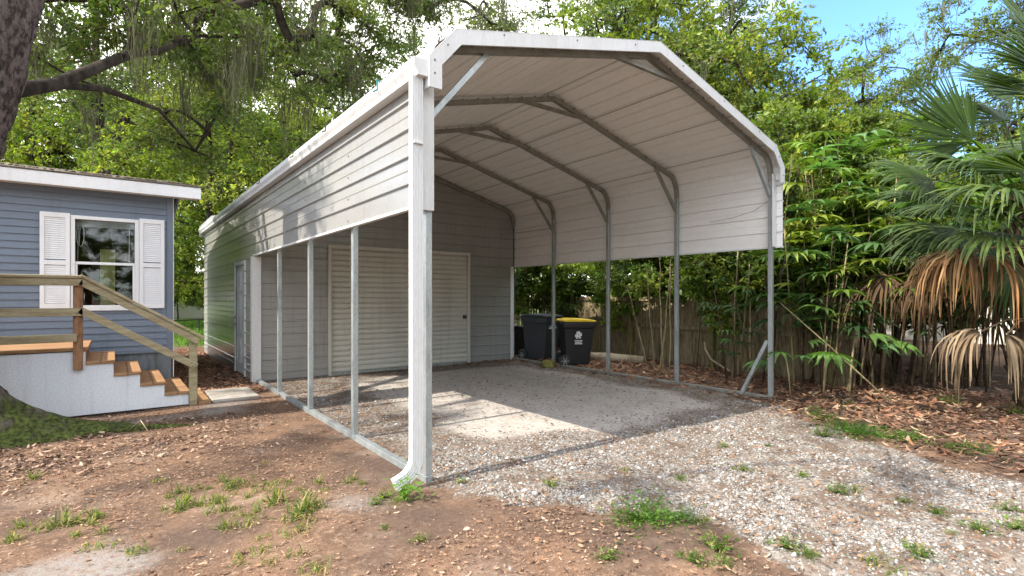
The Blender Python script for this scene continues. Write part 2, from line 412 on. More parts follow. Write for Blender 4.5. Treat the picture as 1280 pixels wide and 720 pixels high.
def stones():
    rs = np.random.RandomState(11)
    X, Y = [], []
    # drive in front of the roof, dense and near; pad edges; strays on the dirt
    for n, bx in ((84000, (2.2, 7.2, .6, 4.4)), (9000, (2.02, 3.6, 4, 10)), (16000, (3.0, 7.6, 4, 10)), (19000, (.9, 4.4, 1.0, 3.9)), (450, (-1, 3, 1.2, 8))):
        x, y = inbox(rs, n, *bx); g = gravel_mask(x, y); s = sand_mask(x, y)
        if bx[0] == -1: pr_ = np.where((x > 1.9) & (y > 3.8), 0, .22)
        elif bx[0] == 1.0: pr_ = (1 - g) * sstep(1.35, .0, -seg_dist(x, y, DRIVE)) ** 1.5 * (.12 + .88 * sstep(.42, .58, fbm(x * 3, y * 3, 77)))
        else: pr_ = sstep(.3, .75, g + .35 * (fbm(x * 5, y * 5, 79) - .5)) * (1 - .72 * s) * (.22 + .78 * sstep(.40, .58, fbm(x * 2.1, y * 2.1, 83))) * (.55 + .45 * sstep(.35, .6, fbm(x * 7, y * 7, 85)))
        k = rs.rand(n) < pr_; X.append(x[k]); Y.append(y[k])
    X = np.concatenate(X); Y = np.concatenate(Y); n = len(X)
    r = np.exp(rs.normal(np.log(.0070), .46, n)).clip(.004, .030)
    base = np.array([(1, 0, 0), (.3, .95, 0), (-.8, .6, 0), (-.8, -.6, 0), (.3, -.95, 0), (.15, .1, 1), (-.1, -.1, -1)], float)
    fc = np.array([(0, 1, 5), (1, 2, 5), (2, 3, 5), (3, 4, 5), (4, 0, 5), (1, 0, 6), (2, 1, 6), (3, 2, 6), (4, 3, 6), (0, 4, 6)])
    A = rs.uniform(0, 6.283, n); ca, sa = np.cos(A), np.sin(A)
    J = base[None] + rs.uniform(-.3, .3, (n, 7, 3))
    J[:, :, 0] *= rs.uniform(.8, 1.5, (n, 1)); J[:, :, 2] *= rs.uniform(.45, .85, (n, 1))
    Vx = (J[:, :, 0] * ca[:, None] - J[:, :, 1] * sa[:, None]) * r[:, None] + X[:, None]
    Vy = (J[:, :, 0] * sa[:, None] + J[:, :, 1] * ca[:, None]) * r[:, None] + Y[:, None]
    Vz = J[:, :, 2] * r[:, None] + (height(X, Y) + r * .06)[:, None]
    V = np.stack([Vx, Vy, Vz], -1).reshape(-1, 3)
    F = (fc[None] + (np.arange(n) * 7)[:, None, None]).reshape(-1, 3)
    t = rs.rand(n, 1); u = rs.rand(n, 1)
    c = np.array((.11, .098, .086)) * (1 - t) + np.array((.30, .287, .27)) * t
    c = np.where(u < .14, np.array((.20, .13, .085)), c); c = np.where(u > .9, np.array((.40, .385, .365)), c)
    o = mesh_np('gravel', V, F, MT['stone'], col=np.repeat(c, 7, 0))
    tag(o, 'loose pale limestone gravel strewn over the driveway and its edges', 'gravel', kind='stuff')
stones()

def flakes(name, label, cat, X, Y, L, W, pal, lift, curl, seed, mat='chip', z0=None):
    rs = np.random.RandomState(seed); n = len(X)
    A = rs.uniform(0, 6.283, n); tilt = rs.normal(0, .28, n) * lift; roll = rs.normal(0, .45, n) * lift
    d = np.stack([np.cos(A), np.sin(A), tilt], -1); s = np.stack([-np.sin(A), np.cos(A), roll], -1)
    Z = (height(X, Y) if z0 is None else z0) + rs.uniform(.003, .014, n) * (.6 + lift)
    P = np.stack([X, Y, Z], -1)
    L = L[:, None]; W = W[:, None]; up = np.array((0, 0, 1.))
    cu = curl * rs.uniform(.1, 1, (n, 1)) * L
    v = [P - d * L * .5 + up * cu * .6, P - d * L * .15 + s * W * .5, P + d * L * .2 + s * W * .45 + up * cu * .1, P + d * L * .5 + up * cu,
         P + d * L * .2 - s * W * .45 + up * cu * .1, P - d * L * .15 - s * W * .5]
    V = np.stack(v, 1)
    V[:, :, 2] = np.maximum(V[:, :, 2], (Z - .002)[:, None])
    F = np.array([(0, 1, 2, 3), (0, 3, 4, 5)])[None] + (np.arange(n) * 6)[:, None, None]
    pal = np.array(pal); c = pal[rs.randint(0, len(pal), n)] * rs.uniform(.7, 1.3, (n, 1))
    o = mesh_np(name, V.reshape(-1, 3), F.reshape(-1, 4), MT[mat], col=np.repeat(c, 6, 0))
    return tag(o, label, cat, kind='stuff')

def litter():
    rs = np.random.RandomState(5)
    # wood chips and dry oak leaves on the left dirt
    x, y = inbox(rs, 150000, -4.2, 4.2, 1.2, 10.0)
    g = gravel_mask(x, y); a = ash_mask(x, y)
    k = rs.rand(len(x)) < (1 - g) * (1 - .85 * a) * (.12 + .88 * sstep(.40, .58, fbm(x * 1.6, y * 1.6, 91))) * np.where((x > 2.0) & (y > 3.9), 0, 1) * np.where((x < .85) & (y > 8.45), 0, 1)
    x, y = x[k], y[k]; n = len(x)
    L = np.exp(rs.normal(np.log(.0155), .48, n)).clip(.007, .055)
    flakes('wood_chips', 'reddish brown chips, needles and dry oak leaves over the left dirt yard', 'dry litter', x, y, L, L * rs.uniform(.08, .5, n),
           [(.25, .145, .09), (.19, .105, .065), (.30, .19, .12), (.14, .08, .05), (.36, .26, .18), (.10, .06, .042), (.22, .115, .065)], .8, .12, 6)
    # drifts of dead oak leaves round the root flare
    x, y = inbox(rs, 16000, -3.2, 1.6, 5.4, 8.4)
    k = rs.rand(len(x)) < sstep(1.9, .3, np.hypot((x + .7) * .75, (y - 6.9) * 1.1)) * (.25 + .75 * (fbm(x * 2.6, y * 2.6, 97) > .45))
    x, y = x[k], y[k]; n = len(x); L = np.exp(rs.normal(np.log(.038), .35, n)).clip(.015, .08)
    flakes('oak_leaves', 'drifts of dark brown fallen oak leaves round the mossy root flare', 'dead leaves', x, y, L, L * rs.uniform(.3, .55, n),
           [(.15, .085, .058), (.10, .06, .042), (.22, .14, .10), (.07, .045, .035), (.30, .21, .15)], 1.1, .2, 16)
    # heaped dead palm leaves along the right rail and under the thicket
    x, y = inbox(rs, 42000, 5.9, 12.5, .2, 12)
    e = seg_dist(x, y, DRIVE) + .5 * (fbm(x * 2, y * 2, 95) - .5)
    k = rs.rand(len(x)) < sstep(.35, -.35, e) * np.where(x > 10.6, .25, 1) * np.where((x < 7.72) & (y > 3.9), .7, 1)
    x, y = x[k], y[k]; n = len(x)
    L = np.exp(rs.normal(np.log(.062), .5, n)).clip(.02, .2)
    flakes('leaf_litter', 'deep rust brown layer of fallen palm leaves beside the gravel driveway', 'dead leaves', x, y, L, L * rs.uniform(.12, .34, n),
           [(.20, .105, .065), (.15, .075, .045), (.27, .16, .10), (.10, .055, .036), (.34, .235, .155), (.23, .11, .06), (.07, .045, .032)], 1.1, .16, 8, z0=height(x, y) + rs.uniform(0, .05, n) * sstep(.2, -.6, seg_dist(x, y, DRIVE)))
    # thin strays on the gravel
    x, y = inbox(rs, 11000, 2.1, 7.6, .6, 10)
    k = rs.rand(len(x)) < np.where(sand_mask(x, y) > .5, .22, .7) + .3 * (x > 6.6)
    x, y = x[k], y[k]; n = len(x); L = rs.uniform(.02, .06, n)
    flakes('stray_leaves', 'scattered small brown leaves lying on the gravel driveway', 'dead leaves', x, y, L, L * rs.uniform(.2, .5, n),
           [(.15, .09, .055), (.09, .058, .038), (.21, .14, .09)], .8, .2, 9, z0=np.full(n, .012) + height(x, y))
    # fallen leaves between the house and the garage, seen dark in the passage
    x, y = inbox(rs, 5000, -.2, 2.0, 9.0, 17.5); n = len(x); L = rs.uniform(.04, .11, n)
    flakes('passage_leaves', 'brown leaves covering the shaded passage beside the garage', 'dead leaves', x, y, L, L * .45,
           [(.24, .12, .07), (.15, .08, .05), (.33, .19, .12)], .8, .2, 10)
litter()

# ------------------------------------------------------------------ carport + garage (one steel building)
XL, XR, YF, YG, YB = 2.0, 7.70, 3.80, 10.06, 16.4
XC = (XL + XR) / 2
cp = thing('metal_carport', 'long grey and white metal carport joined to an enclosed garage', 'carport', (XC, YF, 0))
ROOF = [(1.985, 3.22), (1.985, 3.40), (2.03, 3.50), (2.12, 3.59), (2.22, 3.645), (XC, 4.325), (7.48, 3.645), (7.58, 3.59), (7.67, 3.50), (7.715, 3.40), (7.715, 3.22)]
def path_eval(path):
    P = [Vector((x, 0, z)) for x, z in path]; S = [0]
    for a, b in zip(P, P[1:]): S.append(S[-1] + (b - a).length)
    def ev(s, w):
        for i in range(len(S) - 1):
            if s <= S[i + 1] + 1e-9: break
        t = (P[i + 1] - P[i]).normalized(); nrm = Vector((-t.z, 0, t.x))
        return P[i] + t * (s - S[i]) + nrm * w, nrm
    return S, ev
def ribbed_roof(path, y0, y1, h=.024, pitch=.2286, t=.003):
    S, ev = path_eval(path)
    smp = [(u, w) for u, w in ribs_1d(0, S[-1], pitch, h, .11, .020, .008)]
    us = [u for u, w in smp]
    for s in S[1:-1]:
        near = min(abs(s - u) for u in us)
        j = max(i for i, u in enumerate(us) if u <= s)
        if near > .004 and smp[j][1] == 0 and (j + 1 >= len(smp) or smp[j + 1][1] == 0): smp.append((s, 0.))
    smp.sort()
    prof, th = [], []
    for u, w in smp:
        p, n = ev(u, w); prof.append((p.x, y0, p.z)); th.append(n * t)
    return MB().sheet(prof, (0, y1 - y0, 0), th)
roof = ribbed_roof(ROOF, 3.66, YB + .12).build('roof', 'sheet', cp)

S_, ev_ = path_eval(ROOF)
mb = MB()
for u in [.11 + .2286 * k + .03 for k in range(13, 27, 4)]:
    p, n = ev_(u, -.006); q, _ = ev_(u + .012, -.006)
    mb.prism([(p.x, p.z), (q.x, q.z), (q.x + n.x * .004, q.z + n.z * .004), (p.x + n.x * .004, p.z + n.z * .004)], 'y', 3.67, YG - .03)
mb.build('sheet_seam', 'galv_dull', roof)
# fascia trim round the open front
FO = [(1.962, 3.15), (1.962, 3.39), (2.20, 3.668), (XC, 4.352), (7.50, 3.668), (7.738, 3.39), (7.738, 3.15)]
FI = [(2.072, 3.15), (2.072, 3.345), (2.255, 3.56), (XC, 4.235), (7.445, 3.56), (7.628, 3.345), (7.628, 3.15)]
mb = MB()
for i in range(6):
    a, b, c, d = FO[i], FO[i + 1], FI[i + 1], FI[i]
    mb.prism([a, b, c, d], 'y', 3.632, 3.650)
    # top return that laps over the roof edge
    n = Vector((b[0] - a[0], b[1] - a[1])).normalized(); nn = Vector((-n.y, n.x)) * .004
    mb.prism([a, b, (b[0] + nn.x, b[1] + nn.y), (a[0] + nn.x, a[1] + nn.y)], 'y', 3.630, 3.75)
fas = mb.build('fascia_trim', 'trim', cp)
_t = MB().tube([(0, 0, 0), (0, -.007, 0)], .008, 6)
SCREW = bpy.data.meshes.new('screw'); SCREW.from_pydata([tuple(v) for v in _t.v], [], _t.f); SCREW.materials.append(MT['screw'])
for i in range(6):
    a, b = FO[i], FO[i + 1]; L = math.hypot(b[0] - a[0], b[1] - a[1])
    m = max(1, int(L / .8))
    for k in range(m + (1 if i in (0, 5) else 0)):
        t = (k + .5) / max(1, m); t = min(t, .93)
        x = a[0] + (b[0] - a[0]) * t; z = a[1] + (b[1] - a[1]) * t
        cx, cz = (XC - x), (3.0 - z); q = math.hypot(cx, cz)
        o = link('screw', SCREW, None, fas); o.location = Vector((x + cx / q * .045, 3.6315, z + cz / q * .045)) - Vector(root_loc(cp))
# back trim
MB().sweep([(x, YB + .13, z) for x, z in FO], [(-.01, 0), (.01, 0), (.01, -.1), (-.01, -.1)]).build('rear_trim', 'trim', cp)

# long side sheets
def side_sheet(name, x, sgn, y0, y1, z0, z1, mat='siding'):
    smp = ribs_1d(z0, z1, .2286, .022, .20, .017, .008)
    prof = [(x + sgn * w, y0, z) for z, w in smp]; th = [Vector((-sgn * .003, 0, 0))] * len(prof)
    return MB().sheet(prof, (0, y1 - y0, 0), th).build(name, mat, cp)
side_sheet('side_panel', 1.962, -1, 3.768, YG - .002, 2.25, 3.30)
side_sheet('side_panel', 7.742, 1, 3.66, YG - .002, 2.25, 3.30, 'sheet')
# lower edge trim of the side sheets
MB().box(1.940, 1.985, 3.768, YG, 2.225, 2.252).build('edge_trim', 'trim', cp, .003)
MB().box(7.715, 7.765, 3.655, YG, 2.225, 2.252).build('edge_trim', 'trim', cp, .003)

scr = MB().tube([(0, 0, 0), (-.007, 0, 0)], .0085, 6)
sp_ = [o for o in CH[cp.name] if o.name.startswith('side_panel')][0]
first_screw = scr.build('screw', 'screw', sp_, world=False)
off = Vector(root_loc(cp))
n_ = 0
for y in (3.80, 5.41, 6.97, 8.56, 9.98):
    for k in range(5):
        o = first_screw if n_ == 0 else first_screw.copy()
        if n_: COL.objects.link(o); o.parent = sp_
        o.location = Vector((1.962, y, 2.30 + k * .2286)) - off; n_ += 1
# garage walls ------------------------------------------------------
def wall_side(x, sgn, pieces, name):
    mb = MB()
    for y0, y1, z0, z1 in pieces:
        smp = [(z, w) for z, w in ribs_1d(0.02, 3.30, .2286, .022, .143, .017, .008) if z0 - 1e-6 <= z <= z1 + 1e-6]
        smp = [(z0, smp[0][1] if abs(smp[0][0] - z0) < .03 and smp[0][1] > 0 else 0)] + [q for q in smp if z0 + .001 < q[0] < z1 - .001] + [(z1, 0)]
        mb.sheet([(x + sgn * w, y0, z) for z, w in smp], (0, y1 - y0, 0), [Vector((-sgn * .003, 0, 0))] * len(smp))
    return mb.build(name, 'siding', cp)
DY0, DY1, DZ = 10.80, 11.78, 2.17
wall_side(1.962, -1, [(YG, DY0, .02, 2.25), (DY0, DY1, DZ, 2.25), (DY1, YB, .02, 2.25), (YG, YB, 2.25, 3.30)], 'wall')
wall_side(7.742, 1, [(YG, YB, .02, 3.30)], 'wall')
def gable_wall(y, sgn, hole, name):
    """ribbed gable wall facing -y (sgn=-1), hole=(x0,x1,z1) for the roll door"""
    mb = MB()
    def top(z):  # x range of the roof section at height z
        if z <= 3.40: return 2.0, 7.70
        if z <= 3.645:
            t = (z - 3.40) / .245; return 2.0 + .22 * t, 7.70 - .22 * t
        t = (z - 3.645) / .68; return 2.22 + (XC - 2.22) * t, 7.48 - (7.48 - XC) * t
    smp = ribs_1d(.02, 4.30, .2286, .022, .143, .017, .008)
    extra = [(3.40, None), (3.645, None)]
    if hole: extra.append((hole[2], None))
    zs = dict(smp)
    for z, _ in extra:
        if z not in zs: zs[z] = 0.
    L = sorted(zs.items())
    for (za, wa), (zb, wb) in zip(L, L[1:]):
        a0, a1 = top(za); b0, b1 = top(zb)
        ya, yb = y + sgn * wa, y + sgn * wb
        if hole and zb <= hole[2] + 1e-6:
            spans = [((a0, hole[0]), (b0, hole[0])), ((hole[1], a1), (hole[1], b1))]
        else: spans = [((a0, a1), (b0, b1))]
        for (p0, p1), (q0, q1) in spans:
            mb.add([(p0, ya, za), (p1, ya, za), (q1, yb, zb), (q0, yb, zb), (p0, ya - sgn * .003, za), (p1, ya - sgn * .003, za), (q1, yb - sgn * .003, zb), (q0, yb - sgn * .003, zb)],
                   [(0, 1, 2, 3), (7, 6, 5, 4)])
    return mb.build(name, 'siding', cp)
RX0, RX1, RZ = 3.25, 6.45, 2.51
gw = gable_wall(YG, -1, (RX0 + .03, RX1 - .03, RZ - .03), 'wall')
gable_wall(YB, 1, None, 'wall')
# corner trims of the garage front
MB().box(1.925, 2.075, YG - .034, YG - .020, 0.0, 2.222).box(1.925, 1.938, YG - .02, YG + .10, 0, 2.222).build('corner_trim', 'trim', cp, .002)
MB().box(7.60, 7.70, YG - .034, YG - .020, 0.0, 2.24).build('corner_trim', 'trim', cp, .002)
# roll-up door
rd = MB()
def curtain():
    smp = []; z = .05
    while z < RZ - .03:
        smp += [(z, -.012), (z + .012, .016), (z + .046, .020), (z + .084, .016), (z + .096, -.012)]; z += .1035
    return smp
smp = curtain()
rd.sheet([(RX0 + .05, YG + .05 - w, z) for z, w in smp], (RX1 - RX0 - .10, 0, 0), [Vector((0, .003, 0))] * len(smp))
door = rd.build('roll_door', 'rolldoor', cp)
MB().box(RX0 + .05, RX1 - .05, YG + .015, YG + .055, .004, .052).build('bottom_bar', 'galv', door, .003)
MB().box(RX1 - .16, RX1 - .07, YG + .005, YG + .034, 1.02, 1.10).box(RX1 - .13, RX1 - .10, YG - .02, YG + .006, 1.045, 1.075).build('latch', 'dark', door, .003)
mb = MB().box(RX0, RX0 + .06, YG - .04, YG - .02, 0, RZ).box(RX1 - .06, RX1, YG - .04, YG - .02, 0, RZ).box(RX0 + .06, RX1 - .06, YG - .04, YG - .02, RZ - .06, RZ)
mb.box(RX0 + .028, RX0 + .045, YG - .02, YG + .06, 0, RZ - .05).box(RX1 - .045, RX1 - .028, YG - .02, YG + .06, 0, RZ - .05)
mb.build('door_frame', 'rolldoor', door, .003)
# concrete sill under the roll door and garage slab
MB().box(2.0, 7.7, YG + .0, YB, -.1, .006).build('garage_slab', 'concrete', cp)
# walk door in the long side
wd = MB().box(1.975, 2.01, DY0 + .04, DY1 - .04, .03, DZ - .04)
for zz in ((.22, .72), (.80, 1.55), (1.63, 2.02)):
    for a in (DY0 + .14, DY0 + .56):
        wd.box(1.966, 1.976, a, a + .30, zz[0], zz[0] + .02).box(1.966, 1.976, a, a + .30, zz[1] - .02, zz[1]).box(1.966, 1.976, a, a + .02, zz[0] + .02, zz[1] - .02).box(1.966, 1.976, a + .28, a + .30, zz[0] + .02, zz[1] - .02)
wdo = wd.build('side_door', 'walkdoor', cp, .002)
MB().box(1.94, 1.965, DY0 - .03, DY0 + .04, .02, DZ + .03).box(1.94, 1.965, DY1 - .04, DY1 + .03, .02, DZ + .03).box(1.94, 1.965, DY0 + .04, DY1 - .04, DZ - .04, DZ + .03).build('door_casing', 'walkdoor', wdo, .003)
for z in (.98, 1.12):
    MB().tube([(1.976, DY1 - .11, z), (1.93, DY1 - .11, z)], .014, 8).tube([(1.93, DY1 - .11, z), (1.905, DY1 - .11, z)], .028, 10).build('handle', 'galv', wdo, 0, True)

# steel bows -------------------------------------------------------
def bow(y):
    xl, xr = XL + .03, XR - .03
    pts = [(xl, y, .06), (xl, y, 3.22)]
    for k in range(1, 6):
        a = k / 6 * (math.pi / 2 - .25); pts.append((xl + .26 * (1 - math.cos(a)) * .98, y, 3.22 + .37 * math.sin(a)))
    pts.append((xl + .22, y, 3.577)); 
    left = pts[2:]
    up = [(x, yy, z) for x, yy, z in left] + [(XC, y, 4.252)]
    rt = [(2 * XC - x, yy, z) for x, yy, z in reversed(left)]
    sq = [(-.029, -.029), (.029, -.029), (.029, .029), (-.029, .029)]
    rafter = MB().sweep([(xl, y, 3.20)] + up + rt + [(xr, y, 3.20)], sq)
    return xl, xr, rafter
for i, y in enumerate((3.80, 5.41, 6.97, 8.56, 10.00)):
    xl, xr, rf = bow(y)
    r_ = rf.build('rafter', 'galv_dull', cp)
    # screws along the rafter underside edge
    for x in (xl, xr):
        if i < 4:
            MB().box(x - .029, x + .029, y - .029, y + .029, .06, 3.20).build('post', 'galv', cp, .003)
    if i < 4:
        for s, x in ((1, xl), (-1, xr)):
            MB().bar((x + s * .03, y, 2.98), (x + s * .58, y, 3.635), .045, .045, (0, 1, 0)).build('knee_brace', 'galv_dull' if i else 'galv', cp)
        MB().bar((XC - .56, y, 4.10), (XC + .56, y, 4.10), .045, .045, (0, 1, 0)).build('peak_brace', 'galv_dull', cp)
        mb = MB()
        for k in range(11):
            t = (k + .6) / 11.2
            for s in (-1, 1):
                x = XC + s * (XC - 2.30) * t; z = 4.252 - (4.252 - 3.577) * t + .034
                mb.box(x - .008, x + .008, y - .042, y - .028, z - .008, z + .008)
        mb.build('screw_row', 'screw', r_)['kind'] = 'stuff'
# white corner cover on the front left post and its right twin
MB().box(1.939, 2.062, 3.742, 3.766, 2.20, 3.30).build('post_cover', 'trim', cp, .002)
MB().box(7.63, 7.735, 3.745, 3.762, 2.24, 3.30).build('post_cover', 'trim', cp, .002)
# base rails
MB().box(2.0, 2.062, 3.77, YG - .04, .0, .058).build('base_rail', 'galv', cp, .003)
MB().box(7.638, 7.70, 3.77, YG - .04, .0, .058).build('base_rail', 'galv_dull', cp, .003)
MB().bar((7.62, 4.22, .03), (7.655, 3.84, .86), .05, .05, (1, 0, 0)).build('foot_brace', 'galv', cp)
MB().bar((7.66, 8.6, 3.02), (7.30, 10.0, 2.98), .012, .012).build('tie_rod', 'galv_dull', cp)
MB().tube([(7.665, 3.82, 2.92), (7.66, 4.05, 2.80), (7.67, 4.4, 2.74), (7.69, 4.8, 2.72)], .004, 5).build('cable', 'galv_dull', cp)

# gutter + downspout
GDZ = -.045
GP = [(1.962, 3.405), (1.962, 3.275), (1.878, 3.275), (1.868, 3.31), (1.845, 3.35), (1.845, 3.405), (1.849, 3.405), (1.849, 3.352), (1.872, 3.312), (1.882, 3.279), (1.958, 3.279), (1.958, 3.405)]
GP = [(x - .006, z + GDZ) for x, z in GP]
gt = MB().prism(GP, 'y', 3.66, YB + .1).prism([(x - .006, z + GDZ) for x, z in [(1.962, 3.405), (1.962, 3.275), (1.878, 3.275), (1.868, 3.31), (1.845, 3.35), (1.845, 3.405)]], 'y', 3.652, 3.660).build('gutter', 'trim', cp)
for y in (4.35, 5.75, 7.05, 9.0):
    MB().bar((1.836, y, 3.315), (1.836, y, 3.405), .014, .010, (0, 1, 0)).bar((1.836, y, 3.405), (1.869, y, 3.38), .014, .010, (0, 1, 0)).bar((1.832, y, 3.315), (1.794, y, 3.29), .014, .01, (0, 1, 0)).build('gutter_clip', 'teal' if y < 5 else 'dark', gt)
ds = MB()
W0, W1 = .034, .045
def dsec(): # corrugated rectangular section
    p = []
    def edge(a, b, n):
        for i in range(n):
            t = i / n; q = (i % 2) * .004
            x = a[0] + (b[0] - a[0]) * t; y = a[1] + (b[1] - a[1]) * t
            L = math.hypot(b[0] - a[0], b[1] - a[1]); nx, ny = -(b[1] - a[1]) / L, (b[0] - a[0]) / L
            p.append((x - nx * q * -1, y - ny * q * -1))
    edge((-W0, -W1), (W0, -W1), 8); edge((W0, -W1), (W0, W1), 8); edge((W0, W1), (-W0, W1), 8); edge((-W0, W1), (-W0, -W1), 8)
    return p
pts = [(1.892, 3.728, 3.235), (1.892, 3.728, .25)]
for k in range(1, 11):
    a = k / 10 * R(68); pts.append((1.892 - .17 * (1 - math.cos(a)), 3.728, .25 - .17 * math.sin(a)))
pts.append((1.71, 3.728, .062))
ds.sweep(pts, dsec())
dso = ds.build('downspout', 'trim', cp)
MB().box(1.852, 1.932, 3.678, 3.740, 2.70, 2.716).build('strap', 'trim', dso, .002)

# ------------------------------------------------------------------ blue house
HX, HY = .77, 10.2
hs = thing('mobile_home', 'blue grey sided mobile home with white shutters behind the wooden deck', 'house', (HX, HY, 0))
HL = -7.5
WX0, WX1, WZ0, WZ1 = -.48, .29, 1.33, 2.73
def lap(x0, x1, z0, z1, e=.105):
    L = []; z = z0; 
    k0 = round(z0 / e) * e
    prof = []
    z = math.floor(z0 / e) * e
    while z < z1:
        a, b = max(z, z0), min(z + e, z1)
        if b > a + 1e-5:
            fa, fb = (a - z) / e, (b - z) / e
            prof += [(HY - .016 * (1 - fa), a), (HY - .016 * (1 - fb), b)]
        z += e
    return MB().sheet([(x0, y, zz) for y, zz in prof], (x1 - x0, 0, 0), [Vector((0, .02, 0))] * len(prof))
mb = MB()
for a in ((HL, WX0, .66, 3.13), (WX1, HX - .08, .66, 3.13), (WX0, WX1, .66, WZ0), (WX0, WX1, WZ1, 3.13)):
    q = lap(*a); mb.add(q.v, q.f)
wall = mb.build('wall', 'vinyl', hs)
# side and back walls close the box
MB().box(HX - .03, HX, HY + .02, 15.5, .66, 3.13).box(HL, HX - .03, 15.4, 15.5, .66, 3.13).box(HL, HL + .05, HY + .02, 15.4, .66, 3.13).build('side_wall', 'vinyl', hs)
MB().box(HX - .08, HX + .004, HY - .024, HY + .02, .60, 3.13).build('corner_trim', 'vinyl', hs, .003)
MB().box(HX + .006, HX + .018, HY - .010, HY + .02, .2, 3.13).build('drip_strip', 'housewhite', hs)
mb = MB()
x = HL
while x < HX - .02:
    mb.box(x, x + .145, HY + .012, HY + .03, 0, .64); mb.box(x + .145, min(x + .15, HX), HY + .02, HY + .03, 0, .64); x += .15
mb.box(HX - .03, HX - .01, HY + .03, 15.5, 0, .64)
mb.build('skirting', 'skirting', hs)
MB().box(HL, HX - .002, HY - .022, HY + .012, .615, .665).build('starter_strip', 'vinyl', hs)
# roof: low gable, ridge along x, thick white fascia
EY, RY, EZ = 9.93, 12.85, 3.28
RX = 1.14
rise = 3.28 + (RY - EY) * .20
mb = MB().prism([(EY - .03, EZ + .012), (RY, rise + .012), (2 * RY - EY + .03, EZ + .012), (2 * RY - EY + .03, EZ + .032), (RY, rise + .032), (EY - .03, EZ + .032)], 'x', HL, RX + .02)
rf = mb.build('roof', 'shingle', hs)
rs = np.random.RandomState(3)
mb = MB()
for k in range(260):
    x = rs.uniform(-3.5, RX); y = EY - .035 + abs(rs.normal(0, .3)); z = EZ + .034 + (y - EY + .03) * .20
    a = rs.uniform(0, 6.28); L = rs.uniform(.015, .045)
    mb.add([(x - math.cos(a) * L, y - math.sin(a) * L * .4, z + .004), (x + .01, y - .02, z + .02), (x + math.cos(a) * L, y + math.sin(a) * L * .4, z + .012), (x - .01, y + .02, z + .006)], [(0, 1, 2, 3)])
mb.build('roof_debris', 'palewood', rf)['kind'] = 'stuff'
MB().box(HL, RX, EY - .02, EY, EZ - .17, EZ + .010).build('fascia', 'housewhite', hs, .003)
MB().prism([(EY + .002, EZ - .17), (EY + .002, EZ + .010), (RY, rise + .01), (2 * RY - EY, EZ + .01), (2 * RY - EY, EZ - .17), (RY, rise - .17)], 'x', RX - .02, RX).build('rake_board', 'housewhite', hs)
MB().box(HL, RX - .022, EY + .002, HY + .018, EZ - .15, EZ - .135).build('soffit', 'housewhite', hs)
MB().prism([(HY + .02, 3.13), (RY, 3.13 + (RY - HY) * .20 - .04), (15.4, 3.13)], 'x', HX - .03, HX).build('gable', 'vinyl', hs)
# window
wf = MB()
F = .052
wf.box(WX0 - .03, WX0 + F - .03, HY - .035, HY + .05, WZ0, WZ1).box(WX1 - F + .03, WX1 + .03, HY - .035, HY + .05, WZ0, WZ1)
wf.box(WX0 + F - .03, WX1 - F + .03, HY - .035, HY + .05, WZ1 - F, WZ1).box(WX0 + F - .03, WX1 - F + .03, HY - .040, HY + .05, WZ0 - .03, WZ0 + F)
wn = wf.build('window', 'housewhite', hs, .003)
zm = 2.02
MB().box(WX0 + .024, WX1 - .024, HY - .02, HY + .02, zm - .02, zm + .02).box(WX0 + .024, WX0 + .05, HY - .012, HY + .012, WZ0 + F, zm - .02).box(WX1 - .05, WX1 - .024, HY - .012, HY + .012, WZ0 + F, zm - .02).build('sash', 'housewhite', wn, .002)
MB().box(WX0 + .024, WX1 - .024, HY + .022, HY + .028, zm + .0, WZ1 - F).box(WX0 + .05, WX1 - .05, HY - .004, HY + .002, WZ0 + F, zm - .02).build('pane', 'glass', wn)
mb = MB()
for k in range(9): mb.box(WX0 + .03, WX1 - .03, HY + .06, HY + .085, WZ1 - F - .012 - k * .011, WZ1 - F - .004 - k * .011)
mb.box(WX0 + .03, WX1 - .03, HY + .055, HY + .095, WZ1 - .055, WZ1 - .04)
bl = mb.build('blind', 'blind', wn)
lp = [(-.40 + .045 * math.sin(a) * (1 if a < 3.14 else 1), HY + .05, 2.45 - .18 * math.cos(a)) for a in [k * .35 for k in range(0, 18)]]
MB().tube(lp + [(-.40, HY + .05, 2.63)], .006, 5).tube([(-.42, HY + .05, 2.64), (-.43, HY + .05, 2.06)], .004, 5).tube([(.20, HY + .05, 2.62), (.195, HY + .05, 2.06)], .005, 5).build('pull_cord', 'blind', bl)
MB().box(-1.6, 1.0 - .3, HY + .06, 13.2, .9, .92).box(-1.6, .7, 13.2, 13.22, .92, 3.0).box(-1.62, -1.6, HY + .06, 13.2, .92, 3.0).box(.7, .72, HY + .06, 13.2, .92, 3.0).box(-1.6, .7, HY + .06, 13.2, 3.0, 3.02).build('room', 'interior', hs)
MB().box(-.17, .02, HY + .40, HY + .41, 1.2, 2.27).build('curtain', 'curtain', wn)
for x0, x1 in ((-.85, -.515), (.325, .655)):
    mb = MB(); ya, yb = HY - .052, HY - .018
    mb.box(x0, x0 + .05, ya, yb, 1.33, 2.75).box(x1 - .05, x1, ya, yb, 1.33, 2.75)
    for z0, z1 in ((1.33, 1.41), (1.98, 2.05), (2.68, 2.75)): mb.box(x0 + .05, x1 - .05, ya, yb, z0, z1)
    z = 1.415
    while z < 2.67:
        if not 1.955 < z < 2.05:
            mb.prism([(ya + .008, z), (ya + .022, z + .030), (yb, z + .030), (yb, z)], 'x', x0 + .05, x1 - .05)
        z += .031
    mb.build('shutter', 'housewhite', hs, .0015)

